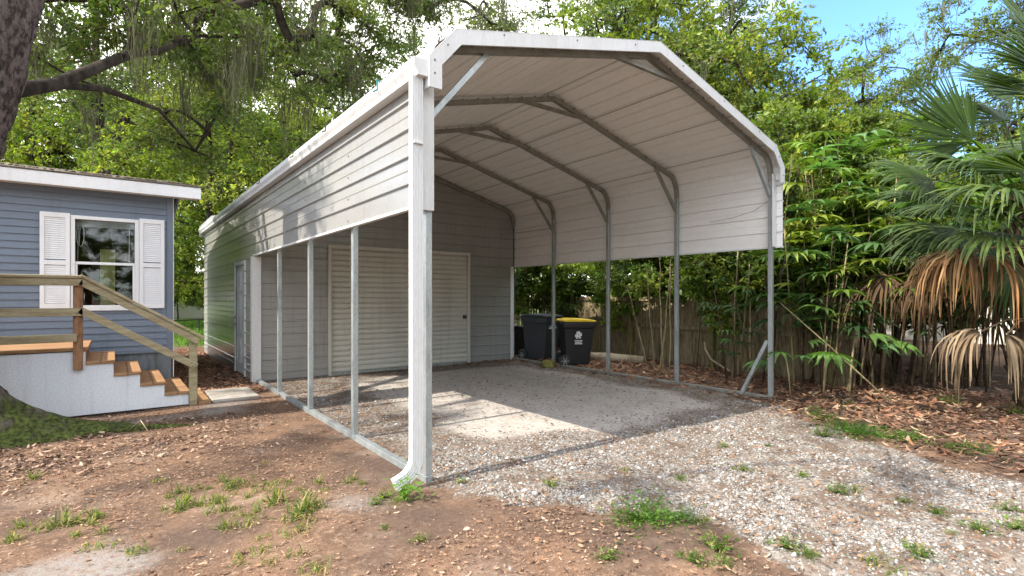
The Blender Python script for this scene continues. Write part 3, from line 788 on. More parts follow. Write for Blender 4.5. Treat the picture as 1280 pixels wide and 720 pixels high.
# ------------------------------------------------------------------ wooden deck and steps
dk = thing('wooden_deck', 'small wooden porch deck with five steps, rails and white side skirt', 'deck', (0, 8.5, 0))
DX = -.28
steps = [(DX, 0.0, .69), (0.0, .28, .52), (.28, .55, .36), (.55, .83, .205)]
sk = [(-4.2, .02), (.83, .02), (.83, .165), (.55, .165), (.55, .32), (.28, .32), (.28, .48), (0, .48), (0, .65), (DX, .65), (DX, .82), (-4.2, .82)]
MB().prism(sk, 'y', 8.50, 8.52).build('side_skirt', 'skirtpanel', dk)
MB().prism(sk, 'y', 9.98, 10.0).build('side_skirt', 'skirtpanel', dk)
mb = MB()
for k in range(11):
    y = 8.475 + k * .142; mb.box(-4.2, DX + .025, y, y + .137, .832, .872)
mb.build('platform', 'lumber_warm', dk, .004)
for x0, x1, z in steps:
    t = MB()
    for k in range(2):
        w = (x1 - x0 + .02) / 2
        t.box(x0 + k * w + .002, x0 + (k + 1) * w - .003, 8.475, 10.02, z - .038, z)
    to = t.build('tread', 'lumber_warm', dk, .004)
    MB().box(x0 - .018, x0 + .0, 8.522, 9.978, z + .002, z + .135).build('riser', 'lumber_warm', to, .002)
MB().box(.812, .828, 8.522, 9.978, .01, .164).build('riser', 'lumber_warm', dk)
p1 = MB().box(-.40, -.305, 8.44, 8.53, .60, 1.66).build('post', 'post_wood', dk, .005)
MB().box(.835, .93, 8.44, 8.53, -.02, .93).build('post', 'lumber', dk, .005)
MB().box(-2.4, -2.30, 8.44, 8.53, .60, 1.66).build('post', 'post_wood', dk, .005)
for z0, z1, xe in ((1.645, 1.735, -.30), (1.27, 1.37, -.30), (.95, 1.05, -.36)):
    MB().box(-4.2, xe, 8.400, 8.438, z0, z1).build('rail', 'lumber', dk, .005)
MB().box(-4.2, -.29, 8.385, 8.54, 1.738, 1.775).build('rail_cap', 'lumber', dk, .005)
MB().bar((-.31, 8.419, 1.69), (.93, 8.419, .90), .038, .09, (0, 0, 1), .02).build('stair_rail', 'lumber', dk, .005)
MB().bar((-.31, 8.455, 1.765), (.99, 8.455, .945), .15, .036, (0, 0, 1), .02).build('stair_rail_cap', 'lumber', dk, .005)
MB().bar((-.32, 8.419, 1.335), (.90, 8.419, .555), .038, .09, (0, 0, 1), .02).build('stair_rail', 'lumber', dk, .005)
mb = MB()
for x, z in ((.86, .60), (.90, .57), (.87, .55), (-.34, 1.33), (-.36, 1.30), (-.35, 1.0), (.87, .86), (.9, .83)):
    mb.tube([(x, 8.401, z), (x, 8.396, z)], .007, 6)
mb.build('bolt', 'dark', dk)
# step slab and board
o = MB().prism([(1.12, 8.42), (1.74, 8.50), (1.76, 9.46), (1.15, 9.52)], 'z', -.05, .035).build('stepping_slab', 'concrete', None, .01, loc=(1.4, 9.0, 0))
tag(o, 'pale concrete slab lying in the dirt at the foot of the porch steps', 'paving slab')
o = MB().box(.94, 1.09, 8.40, 9.6, -.02, .055).build('wooden_board', 'lumber_warm', None, .006, loc=(1.0, 9.0, 0))
tag(o, 'short reddish timber board on the ground between deck post and slab', 'board')

# ------------------------------------------------------------------ plants: shared builders
def unit(a): return a / (np.linalg.norm(a, axis=-1, keepdims=True) + 1e-9)
def leaves_np(P, D, L, W, rs, fold=.25, upbias=.6):
    """rhombic leaves at P pointing along D"""
    n = len(P); D = unit(D)
    r = rs.normal(0, 1, (n, 3)); r[:, 2] += upbias * 2
    S = unit(np.cross(D, r)); Nn = np.cross(S, D)
    L = L[:, None]; W = W[:, None]
    v = np.stack([P, P + D * L * .45 + S * W * .5 - Nn * W * fold, P + D * L, P + D * L * .45 - S * W * .5 - Nn * W * fold], 1)
    F = np.arange(n * 4).reshape(n, 4)
    return v.reshape(-1, 3), F

def grow(rs, stems, centers, twig_r=.012, bend=.18):
    """connect foliage clusters to the nearest part of a skeleton; returns tube list"""
    pts = []; par = []; 
    stem_r = {}
    for st in stems:
        prev = st.get('from', -1)
        for i, p in enumerate(st['pts']):
            if i == 0 and prev >= 0: last = prev; continue
            pts.append(np.array(p, float)); par.append(-1 if i == 0 else last); last = len(pts) - 1
            stem_r[last] = st['r'][i]
    base = np.array(stems[0]['pts'][-1], float)
    order = np.argsort(np.linalg.norm(np.array(centers) - base, axis=1))
    ends = []
    for ci in order:
        c = np.array(centers[ci]); A = np.array(pts)
        d = np.linalg.norm(A - c, axis=1) + .35 * np.maximum(0, A[:, 2] - c[2] + .2)
        d[0] += 50
        j = int(np.argmin(d)); a = A[j]; n = 4
        off = rs.normal(0, bend, 3) * np.linalg.norm(c - a)
        prev = j
        for k in range(1, n + 1):
            t = k / n; q = a + (c - a) * t + off * math.sin(t * math.pi) * .6 + np.array((0, 0, .06 * np.linalg.norm(c - a))) * math.sin(t * math.pi)
            pts.append(q); par.append(prev); prev = len(pts) - 1
        ends.append(prev)
    cnt = np.zeros(len(pts))
    for e in ends: cnt[e] += 1
    for i in range(len(pts) - 1, -1, -1):
        if par[i] >= 0 and par[i] < i: cnt[par[i]] += cnt[i]
    rad = [stem_r.get(i, twig_r * max(1, cnt[i]) ** .5) for i in range(len(pts))]
    return pts, par, rad

def tubes_np(pts, par, rad, sides=5):
    V = []; F = []
    rad = list(rad)
    for i, p in enumerate(par):
        if p < 0: continue
        a, b = np.array(pts[p]), np.array(pts[i]); t = b - a; L = np.linalg.norm(t)
        if L < 1e-5: continue
        t /= L; ra = min(rad[p], rad[i] * 1.6); rb = rad[i]
        u = np.cross(t, (.3, .9, .2)); u /= np.linalg.norm(u) + 1e-9; w = np.cross(t, u)
        s = sides if rb < .06 else 10
        k = len(V)
        for q, r_ in ((a - t * ra * .3, ra), (b + t * rb * .3, rb)):
            for j in range(s):
                g = 6.28318 * j / s; V.append(q + (u * math.cos(g) + w * math.sin(g)) * r_)
        for j in range(s): F.append((k + j, k + (j + 1) % s, k + s + (j + 1) % s, k + s + j))
    return np.array(V), np.array(F)

def moss_np(rs, anchors, lens, width=.022, per=16, spread=.16):
    V = []; F = []; C = []
    for a, L in zip(anchors, lens):
        for k in range(per):
            p = np.array(a) + rs.normal(0, spread, 3) * (1, 1, .25); l = L * rs.uniform(.3, 1.0); n = 6
            ang = rs.uniform(0, 3.14); s = np.array((math.cos(ang), math.sin(ang), 0)); c = np.array((.105, .105, .072)) * rs.uniform(.65, 1.35)
            b = len(V); tgt = np.array(a)
            for i in range(n + 1):
                t = i / n
                q = p * (1 - .5 * t) + tgt * .5 * t; q = np.array((q[0], q[1], p[2] - l * t)) + rs.normal(0, .018, 3)
                w = width * (1 - t * .85) * rs.uniform(.6, 1.4)
                V += [q - s * w, q + s * w]; C += [c, c]
            F += [(b + 2 * i, b + 2 * i + 1, b + 2 * i + 3, b + 2 * i + 2) for i in range(n)]
    return np.array(V), np.array(F), np.array(C)

def crown_np(rs, centers, per, sig, L, wr, pal, axis=None):
    """sprays of leaves set along thin twigs that radiate from every cluster centre"""
    cen = np.array(centers); m = len(cen); K = max(4, per // 13); nl = 13
    mid = cen.mean(0) if axis is None else np.array(axis)
    out = unit((cen - mid) * np.array((1, 1, .5)))
    C = np.repeat(cen, K, 0); O = np.repeat(out, K, 0); nt_ = m * K
    d = rs.normal(0, 1, (nt_, 3)) * np.array((1, 1, .55)) + O * .55 + np.array((0, 0, .12)); d = unit(d)
    ln = sig[0] * rs.uniform(.55, 1.75, nt_) * np.repeat(rs.uniform(.7, 1.25, m), K)
    C = C + rs.normal(0, .16, (nt_, 3)) * sig[0]
    T = rs.uniform(.12, 1., (nt_, nl)) ** .8
    P = C[:, None] + d[:, None] * (ln[:, None] * T)[..., None]
    P[..., 2] -= (T ** 2 * ln[:, None] * .22)
    P = P + rs.normal(0, .22 * L, P.shape)
    D = d[:, None] * .7 + rs.normal(0, .75, P.shape); D[..., 2] -= .25
    n = nt_ * nl; P = P.reshape(-1, 3); D = D.reshape(-1, 3)
    Ls = L * np.exp(rs.normal(-.05, .32, n)).clip(.45, 1.7)
    V, F = leaves_np(P, D, Ls, Ls * wr * rs.uniform(.75, 1.25, n), rs)
    pal = np.array(pal)
    cc = np.repeat(pal[rs.randint(0, len(pal), m)], K * nl, 0) * rs.uniform(.7, 1.3, (n, 1)) * np.repeat(rs.uniform(.8, 1.2, (nt_, 1)), nl, 0)
    hue = rs.normal(0, .12, (n, 1)); cc = cc * (1 + hue * np.array((1, .2, .3)))
    col = np.repeat(cc, 4, 0)
    # twigs
    e = C + d * ln[:, None]; e[:, 2] -= ln * .22; mm = C + d * ln[:, None] * .5; mm[:, 2] -= ln * .05
    sd = unit(np.cross(d, rs.normal(0, 1, d.shape))) * (.006 + .05 * L * .3)
    tv = np.concatenate([np.stack([C - sd, C + sd, mm + sd * .7, mm - sd * .7], 1), np.stack([mm - sd * .7, mm + sd * .7, e + sd * .2, e - sd * .2], 1)]).reshape(-1, 3)
    tf = np.arange(len(tv)).reshape(-1, 4) + len(V)
    col = np.concatenate([col, np.tile(np.array((.05, .038, .026)), (len(tv), 1))])
    return np.concatenate([V, tv]), np.concatenate([F, tf]), col.clip(.005, 1)

OAKPAL = [(.055, .088, .022), (.075, .11, .026), (.042, .068, .020), (.10, .135, .030), (.06, .09, .03)]
LIMEPAL = [(.12, .165, .025), (.15, .19, .030), (.09, .14, .024), (.18, .21, .045)]
DARKPAL = [(.04, .07, .020), (.055, .085, .022), (.07, .10, .026)]

def make_tree(name, label, cat, seed, H, rad, cbase, nclu, per, leaf, pal, trunk_r, sig, moss=0, mat='leaf', lean=(0, 0), flat=1., bark='bark_dark', stems=None, wr=.5, group=None):
    rs = np.random.RandomState(seed)
    root = thing(name, label, cat, (0, 0, 0), group)
    if stems is None:
        top = H * .72; n = 7
        tp = [(lean[0] * (i / n) + rs.normal(0, .05) * H * .06 * (i > 0), lean[1] * (i / n) + rs.normal(0, .05) * H * .06 * (i > 0), -.1 + top * i / n) for i in range(n + 1)]
        tr = [trunk_r * (1.35 if i == 0 else 1 - .72 * i / n) for i in range(n + 1)]
        stems = [{'pts': tp, 'r': tr}]
    cs = []
    while len(cs) < nclu:
        u = rs.uniform(-1, 1, 3)
        q = np.linalg.norm(u)
        if q > 1 or q < .35 * rs.rand(): continue
        z = cbase + (H - cbase) * (u[2] * .5 + .5)
        # widest low in the crown, uneven lobes
        ang = math.atan2(u[1], u[0]); lob = 1 + .28 * math.sin(3 * ang + seed) + .18 * math.sin(5 * ang + 2 * seed + z)
        w = rad * lob * (1 - .35 * max(0, u[2]))
        cs.append((u[0] * w + lean[0] * .8, u[1] * w + lean[1] * .8, z))
    pts, par, rr = grow(rs, stems, cs, twig_r=trunk_r * .085)
    V, F = tubes_np(pts, par, rr)
    mesh_np('trunk', V, F, MT[bark], root, smooth=True)
    V, F, C = crown_np(rs, cs, per, sig, leaf, wr, pal, (lean[0] * .8, lean[1] * .8, (cbase + H) / 2))
    mesh_np('crown', V, F, MT[mat], root, col=C)
    if moss:
        k = rs.choice(len(cs), moss, replace=True)
        an = [np.array(cs[i]) + rs.normal(0, .3, 3) for i in k]
        V, F, C = moss_np(rs, an, rs.uniform(.5, 1.6, moss), .022, 14, .2)
        mesh_np('spanish_moss', V, F, MT['moss'], root, col=C)['kind'] = 'stuff'
    return root

YAW = 37.316
def polar(bear, depth):
    """ground point at compass bearing (degrees from +y towards +x) and forward depth along the yard's main view axis"""
    r = depth / math.cos(R(bear - YAW))
    return (r * math.sin(R(bear)), r * math.cos(R(bear)), 0)
def cam2w(px, py, depth):
    x = (px - 640) / 653.44 * depth; z = 1.5 + (371.9 - py) / 653.44 * depth
    s, c = math.sin(.6513), math.cos(.6513)
    return np.array((x * c + depth * s, -x * s + depth * c, z))
def bearing(px): return YAW + math.degrees(math.atan((px - 640) / 653.44))

def place(proto, loc, rz=0., s=1., label=None, group=None, first=set()):
    if proto.name not in first: first.add(proto.name); o = proto
    else: o = copy_tree(proto)
    o.location = loc; o.rotation_euler = (0, 0, rz); o.scale = (s, s, s)
    if label: o['label'] = label
    if group: o['group'] = group
    elif 'group' in o and group is False: del o['group']
    return o

# --- prototypes
oakA = make_tree('oak_tree', 'x', 'tree', 1, 16, 6.2, 4.0, 150, 290, .135, OAKPAL + LIMEPAL[:1], .36, (.85, .85, .42), moss=60)
oakB = make_tree('oak_tree', 'x', 'tree', 2, 18, 5.6, 5.0, 130, 290, .135, DARKPAL + OAKPAL, .34, (.8, .8, .45), moss=50)
lime = make_tree('hickory_tree', 'x', 'tree', 3, 12, 4.6, 2.0, 130, 340, .125, LIMEPAL, .22, (.85, .85, .55), mat='leaf_lime')
tall = make_tree('elm_tree', 'x', 'tree', 4, 17, 3.6, 6.0, 90, 270, .12, OAKPAL + [(.10, .12, .05)], .22, (.75, .75, .5), moss=80)
shrub = make_tree('tall_shrub', 'x', 'shrub', 5, 5.2, 1.9, .5, 62, 380, .095, OAKPAL + LIMEPAL, .06, (.34, .34, .22))
WOODS = 'trees of the dense woods behind the buildings'
def T(proto, px, d, rz, s, label, group=WOODS):
    x, y, _ = polar(bearing(px), d)
    return place(proto, (x, y, 0), rz, s, label, group)
shared_left = 'leafy green tree of the woods rising behind the blue house and the garage'
shared_mid = 'tall leafy tree of the woods rising behind the metal carport'
shared_far = 'distant leafy tree closing the gaps low in the woods'
# left: behind the house and the garage
T(oakA, -120, 24, .3, .9, shared_left)
T(oakB, 40, 27, 1.2, 1.05, shared_left)
T(oakA, 195, 36, 2.2, 1.0, shared_left)
T(lime, 263, 16.5, .4, .74, 'bright lime green tree seen in the gap between house and garage')
T(lime, 85, 25, 3.4, 1.1, 'yellow green tree filling the woods above the blue house window')
T(oakA, 180, 27, 5.1, .95, shared_left)
T(lime, 335, 25, 2.4, 1.05, 'yellow green tree rising behind the far end of the garage gutter')
T(oakB, 365, 31, .9, .95, shared_left)
T(oakA, 425, 34, 4.2, 1.1, shared_left)
T(oakB, 505, 32, 3.1, .98, shared_left)
T(tall, 590, 38, 5.0, 1.05, shared_mid)
T(lime, 640, 36, 1.0, 1.3, shared_mid)
T(tall, 700, 40, 2.0, 1.0, shared_mid)
# middle and right: behind the carport roof
T(oakB, 775, 24, .2, 1.05, 'tall dark oak with a pale moss strand, rising behind the roof ridge')
T(oakA, 815, 21, 1.9, .95, shared_mid)
T(lime, 868, 18, 3.3, .98, 'bright yellow green tree rising behind the right slope of the carport roof')
T(oakB, 900, 27, 4.0, .82, shared_mid)
T(oakA, 1000, 17, .8, .55, 'low round green tree beyond the thicket under the blue sky gap')
T(tall, 1090, 30, 2.6, .98, 'slender airy tree standing alone against the blue sky gap')
T(lime, 1140, 27, 4.4, .75, 'pale green tree low behind the big palm fan')
T(tall, 1285, 24, 5.2, 1.08, 'mossy grey green oak rising above the palm at the right')
T(oakA, 1440, 25, 5.2, 1.0, shared_mid)
T(oakB, 1480, 20, 1.2, 1.0, shared_mid)
T(lime, 1040, 22, 5.5, .62, shared_mid)
for i, px in enumerate((-250, 60, 130, 240, 330, 420, 560, 680, 800, 920, 1040, 1160, 1290, 1420)):
    T((oakA, lime, oakB)[i % 3], px, 44 + 7 * ((i * 5) % 3), i * 1.7, .8 if 500 < px < 720 or 1000 < px < 1200 else 1.0, shared_far)
for i, (x, y, p, sc) in enumerate(((-24, 4, lime, .9), (-26, 14, oakA, .9), (-22, -10, oakB, .85), (-12, -22, oakA, 1.0), (-2, -26, oakB, 1.0), (8, -24, lime, 1.1), (17, -20, oakA, 1.0), (24, -12, oakB, 1.0), (27, -2, oakA, 1.0), (-18, -28, lime, 1.2), (3, -33, oakA, 1.1), (14, -30, oakB, 1.1))):
    place(p, (x, y, 0), i * 1.9, sc, 'leafy tree of the woods across the yard, opposite the carport', 'trees across the yard')
for i in range(11):  # unseen shrub belt, added to block low sky in glass and siding reflections
    place(shrub, (-20 + i * 4.4, -15 - 2.5 * (i % 3), 0), i * 1.3, 1.25, 'unseen leafy shrub added across the yard to darken window reflections', 'unseen shrubs added for reflections')
for i, (px, d) in enumerate(((95, 23), (140, 24), (175, 26), (205, 27))):
    T(shrub, px, d, i * 2.3, 1.15, 'leafy shrub growing close behind the blue house', 'shrubs behind the blue house')
# understorey shrubs beyond the fence and around the carport
UND = 'bushy shrubs crowding behind the board fence'
for i, (px, d, s) in enumerate(((655, 16.5, .9), (700, 15.5, .85), (745, 17, .9), (790, 14, .85), (835, 13.5, .9), (880, 12.2, .95), (925, 11.5, 1.0), (985, 11.2, 1.05), (1020, 10.5, .95), (1065, 10.8, 1.0), (1120, 11, 1.0), (1010, 13.5, 1.25), (1100, 14, 1.2), (1320, 10, 1.1), (950, 14.5, 1.3))):
    T(shrub, px, d, i * 2.1, s, 'leafy green shrub crowding behind the old board fence', UND)
for i, (px, d, s) in enumerate(((222, 33, .8), (262, 36, .8), (200, 38, 1.0), (300, 30, .9))):
    T(shrub, px, d, i * 1.3, s, 'green shrub on the far lawn beyond the garage', 'shrubs on the far lawn')

# fork-trunked oak behind the house
def fork_oak():
    x, y, _ = polar(bearing(125), 18)
    stems = [{'pts': [(0, 0, -.1), (-.05, 0, 2.5), (.0, 0, 5.2), (-.05, .1, 7.2), (-.12, .1, 9.5), (-.1, .1, 12)], 'r': [.36, .28, .24, .19, .15, .08]},
             {'from': 2, 'pts': [(0, 0, 5.2), (.65, -.4, 6.3), (1.5, -.9, 7.4), (2.4, -1.5, 8.2), (3.3, -2.2, 8.8)], 'r': [.2, .15, .13, .1, .06]},
             {'from': 2, 'pts': [(0, 0, 5.2), (.35, -.2, 6.6), (.9, -.5, 8.3), (1.3, -.8, 10.2)], 'r': [.2, .15, .12, .07]}]
    t = make_tree('oak_tree', 'dark forked oak standing close behind the blue house roof', 'tree', 12, 14.5, 5.6, 6.6, 100, 300, .12, OAKPAL + LIMEPAL[:2], .3, (.95, .95, .5), moss=24, stems=stems)
    t.location = (x, y, 0)
fork_oak()

# big near oak: leaning trunk at the left edge, limbs over the yard, hanging moss
def near_oak():
    rs = np.random.RandomState(23)
    bx, by = -2.12, 7.62
    root = thing('live_oak', 'huge leaning oak with mossy root flare at the left edge of the yard', 'tree', (bx, by, 0))
    # trunk with flared buttress roots, one continuous surface
    zs = np.concatenate([np.linspace(-.15, 1.2, 34), np.linspace(1.25, 6.4, 60)]); na = 110
    V = []
    for z in zs:
        lx = .235 * z; ly = .02 * z; zp = max(z, 0)
        for j in range(na):
            a = 2 * math.pi * j / na
            r = .50 - .022 * zp
            lobes = .5 + .5 * math.cos(a * 5 + .6)
            toward = max(0, math.cos(a - .04)) ** 11; front = 1 - .75 * max(0, -math.sin(a)) ** 2
            r += math.exp(-zp / .22) * (.12 + .30 * lobes ** 2) * front + math.exp(-zp / .5) * .12 * lobes + math.exp(-zp / .95) * .92 * toward + .30 * math.exp(-zp / .20) * toward + .10 * math.exp(-zp / .05) * toward
            q = np.array
            r += math.exp(-zp / .9) * (.30 * (vnoise(q(a * 12), q(z * 3), 25) - .5) + .12 * (vnoise(q(a * 30), q(z * 14), 35) - .5))
            r += .07 * (vnoise(q(a * 3.1 + 9), q(z * 1.6), 8) - .5) + .035 * (vnoise(q(a * 14 + 3 * math.sin(z)), q(z * 3.2), 5) - .5) + .03 * (vnoise(q(a * 26), q(z * 11), 15) - .5)
            V.append((lx + r * math.cos(a), ly + r * math.sin(a), z))
    n = len(zs); F = [(i * na + j, i * na + (j + 1) % na, (i + 1) * na + (j + 1) % na, (i + 1) * na + j) for i in range(n - 1) for j in range(na)]
    mesh_np('trunk', np.array(V), np.array(F), MT['oakbark'], root, smooth=True)
    # surface root running to the right
    MB().tube([(-.95, 7.5, .02), (-.45, 7.46, .02), (-.15, 7.40, .015), (.15, 7.30, .02), (.5, 7.22, .0), (.8, 7.15, -.03)], [.15, .10, .06, .045, .045, .03], 10).build('root', 'oakbark', root, 0, True)
    W = lambda x, y, z: (x - bx, y - by, z)
    stems = [{'pts': [W(bx + 1.25, by + .1, 5.6), W(bx + 1.5, by, 7.5), W(bx + 1.4, by + .3, 9.5)], 'r': [.30, .24, .16]},
             {'pts': [W(bx + .75, by + .1, 3.3), W(-.98, 8.4, 3.9), W(-.6, 8.85, 4.22), W(.2, 9.7, 5.15), W(.55, 10.0, 5.4), W(1.15, 10.55, 6.05), W(1.9, 11.2, 6.5)], 'r': [.12, .095, .08, .062, .052, .036, .022]},
             {'pts': [W(-.6, 8.85, 4.22), W(-.1, 9.7, 4.55), W(.6, 10.4, 4.6), W(1.2, 11.2, 4.2)], 'r': [.06, .045, .03, .02]},
             {'from': 1, 'pts': [W(0, 0, 0), W(.5, 7.6, 8.0), W(2.2, 8.6, 8.5), W(4.2, 10.2, 8.7), W(6, 12, 8.6)], 'r': [.2, .17, .14, .1, .06]},
             {'from': 1, 'pts': [W(0, 0, 0), W(.8, 9.6, 7.8), W(1.8, 12, 8.0), W(2.6, 14.5, 7.9), W(3.6, 17, 8.2)], 'r': [.2, .16, .13, .1, .06]},
             {'from': 1, 'pts': [W(0, 0, 0), W(-1.2, 5.6, 7.8), W(-1.0, 3.6, 8.4), W(-.2, 1.4, 8.6)], 'r': [.18, .15, .11, .07]},
             {'from': 0, 'pts': [W(0, 0, 0), W(-2.8, 7.0, 7.2), W(-4.8, 6.6, 8.4), W(-6.5, 6.5, 9.3)], 'r': [.18, .14, .1, .06]},
             {'from': 0, 'pts': [W(0, 0, 0), W(-2.6, 9.5, 7.4), W(-3.6, 12, 8.4), W(-4.2, 14, 9.0)], 'r': [.16, .13, .09, .05]}]
    cs = []
    def blob(n, c, s):
        for _ in range(n): cs.append(tuple(np.array(W(*c)) + rs.normal(0, 1, 3) * s))
    blob(16, (2.0, 12.5, 7.6), (1.4, 1.8, .8)); blob(10, (3.2, 15.5, 7.8), (1.4, 1.6, .8)); blob(10, (4.6, 10.6, 8.9), (1.3, 1.2, .5))
    blob(8, (1.6, 11.0, 6.6), (.8, .8, .45)); blob(9, (-.3, 10.4, 5.6), (1.2, .7, .5)); blob(7, (.6, 10.6, 6.4), (.9, .6, .4)); blob(6, (.9, 11.2, 4.7), (.6, .6, .4))
    blob(14, (-.6, 9, 9), (2, 2.4, 1.0)); blob(10, (-1.2, 4.0, 8.8), (1.4, 1.6, .7)); blob(16, (-5.5, 7.5, 9.2), (2.2, 2.6, 1.1)); blob(7, (.4, 2.0, 8.9), (1.0, 1.2, .5)); blob(8, (-4, 13, 9.2), (1.6, 1.6, .8))
    blob(6, (6.2, 12.2, 8.7), (.8, .8, .4))
    for px, py, d_, n_ in ((300, 15, 10, 6), (345, 55, 11, 7), (420, 45, 12, 8), (385, 105, 12.5, 5), (480, 25, 13, 7), (560, 22, 14, 6), (625, 8, 15, 5), (270, 70, 11.5, 5), (330, 10, 12, 6), (440, 5, 13, 5)):
        blob(n_, tuple(cam2w(px, py, d_)), (.75, .75, .4))
    pts, par, rr = grow(rs, [dict(s) for s in stems], cs, twig_r=.016)
    V, F = tubes_np(pts, par, rr, 6)
    mesh_np('limbs', V, F, MT['bark_dark'], root, smooth=True)
    V, F, C = crown_np(rs, cs, 420, (.52, .62, .32), .085, .42, OAKPAL + DARKPAL)
    mesh_np('crown', V, F, MT['leaf'], root, col=C)
    an = [np.array(c) + rs.normal(0, .35, 3) for c in cs if W(0, 0, 0)[1] + 0 <= 1e9 and (c[1] + by) > 8 and (c[0] + bx) > -1.5]
    an = an[::1]
    an = [a + rs.normal(0, .4, 3) * (1, 1, .4) for a in an]
    V, F, C = moss_np(rs, an, rs.uniform(.4, 1.6, len(an)), .010, 30, .13)
    mesh_np('spanish_moss', V, F, MT['moss'], root, col=C)['kind'] = 'stuff'

def oak_bark_mat():
    m, nt, out = new_mat('near_oak_bark')
    p = N(nt, 'ShaderNodeBsdfPrincipled', Roughness=.95); p.inputs['Specular IOR Level'].default_value = .1
    v = coords(nt, (1, 1, .4)); v0 = coords(nt)
    f1 = noise(nt, v, 20, 7, .68); f2 = noise(nt, v0, 26, 4)
    c = mixc(nt, ramp(nt, f1, .38, .60), (.04, .032, .030), (.165, .132, .12))
    sep = nt.nodes.new('ShaderNodeSeparateXYZ'); nt.links.new(v0, sep.inputs[0])
    # moss grows on the root flare: grows thinner with height above the soil
    h = ramp(nt, math_n(nt, 'ADD', sep.outputs[2], math_n(nt, 'MULTIPLY', math_n(nt, 'SUBTRACT', noise(nt, v0, 5.5, 6, .7), .5), 2.6)), .78, .12)
    c = mixc(nt, h, c, mixc(nt, ramp(nt, f2, .3, .7), (.03, .036, .014), (.125, .155, .04)))
    nt.links.new(c, p.inputs['Base Color'])
    b = N(nt, 'ShaderNodeBump', Strength=1., Distance=.07)
    nt.links.new(math_n(nt, 'ADD', f1, math_n(nt, 'MULTIPLY', f2, .3)), b.inputs['Height']); nt.links.new(b.outputs[0], p.inputs['Normal'])
    nt.links.new(p.outputs[0], out.inputs[0]); return m
MT['oakbark'] = oak_bark_mat()
near_oak()

# ------------------------------------------------------------------ lady palms, canes and the fan palm
def finger(base, d, nrm, L, w, droop, nseg=4):
    """one folded leaf finger; returns verts (3 per ring) and quads"""
    d = np.array(d, float); d /= np.linalg.norm(d); nrm = np.array(nrm, float)
    s = np.cross(d, nrm); s /= np.linalg.norm(s) + 1e-9
    p = np.array(base, float); V = []; F = []
    for i in range(nseg + 1):
        t = i / nseg
        ww = w * (math.sin(min(1, .12 + t * 1.05) * math.pi) ** .6 if t < 1 else .04) * .5
        up = np.cross(s, d)
        V += [p - s * ww + up * ww * .25, p, p + s * ww + up * ww * .25]
        d2 = d + np.array((0, 0, -1.)) * droop / nseg * (.4 + 1.2 * t); d2 /= np.linalg.norm(d2)
        d = d2; p = p + d * L / nseg
    for i in range(nseg):
        a = 3 * i
        F += [(a, a + 1, a + 4, a + 3), (a + 1, a + 2, a + 5, a + 4)]
    return V, F

def lady_palm(name, label, seed, H, n_canes, spread, nleaf, L, pal, group, low=.35, dark=True):
    rs = np.random.RandomState(seed)
    root = thing(name, label, 'palm plant', (0, 0, 0), group)
    V = []; F = []; C = []
    for k in range(n_canes):
        bx, by = rs.normal(0, spread, 2); h = H * rs.uniform(.7, 1.0)
        tx, ty = bx + rs.normal(0, .12 * H), by + rs.normal(0, .12 * H)
        mb = MB().tube([(bx, by, -.05), (bx * .6 + tx * .4, by * .6 + ty * .4, h * .5), (tx, ty, h)], [.017, .014, .008], 6)
        mb.build('cane', 'cane_dark' if (dark and k % 5) else 'cane', root, 0, True, world=False)
        for j in range(nleaf):
            t = low + (1 - low) * (j + rs.rand()) / nleaf
            p0 = np.array((bx + (tx - bx) * t, by + (ty - by) * t, h * t))
            a = rs.uniform(0, 6.283); el = rs.uniform(.0, .9)
            d = np.array((math.cos(a) * math.cos(el), math.sin(a) * math.cos(el), math.sin(el)))
            pl = rs.uniform(.18, .38) * (L / .28)
            hub = p0 + d * pl
            c = np.array(pal[rs.randint(len(pal))]) * rs.uniform(.75, 1.25)
            # petiole as a thin blade
            s = np.array((-math.sin(a), math.cos(a), 0)) * .004; b = len(V)
            V += [p0 - s, p0 + s, hub + s, hub - s]; C += [c * .9] * 4; F += [(b, b + 1, b + 2, b + 3)]
            n = rs.randint(6, 10); nrm = np.array((-d[0] * .5, -d[1] * .5, 1.)); side = np.array((-math.sin(a), math.cos(a), 0))
            dd = d * np.array((1, 1, .3)); dr = rs.uniform(.5, 1.5)
            for q in range(n):
                th = (q / (n - 1) - .5) * 2.9
                fd = dd * math.cos(th) + side * math.sin(th) + np.array((0, 0, .05))
                fv, ff = finger(hub, fd, nrm, L * rs.uniform(.85, 1.1) * (1 - .22 * abs(th) / 1.5), L * .17, dr)
                b = len(V); V += fv; C += [c * rs.uniform(.9, 1.1)] * len(fv); F += [tuple(i + b for i in f) for f in ff]
    mesh_np('foliage', np.array(V), np.array(F), MT['frond'], root, col=np.array(C).clip(0, 1))
    return root

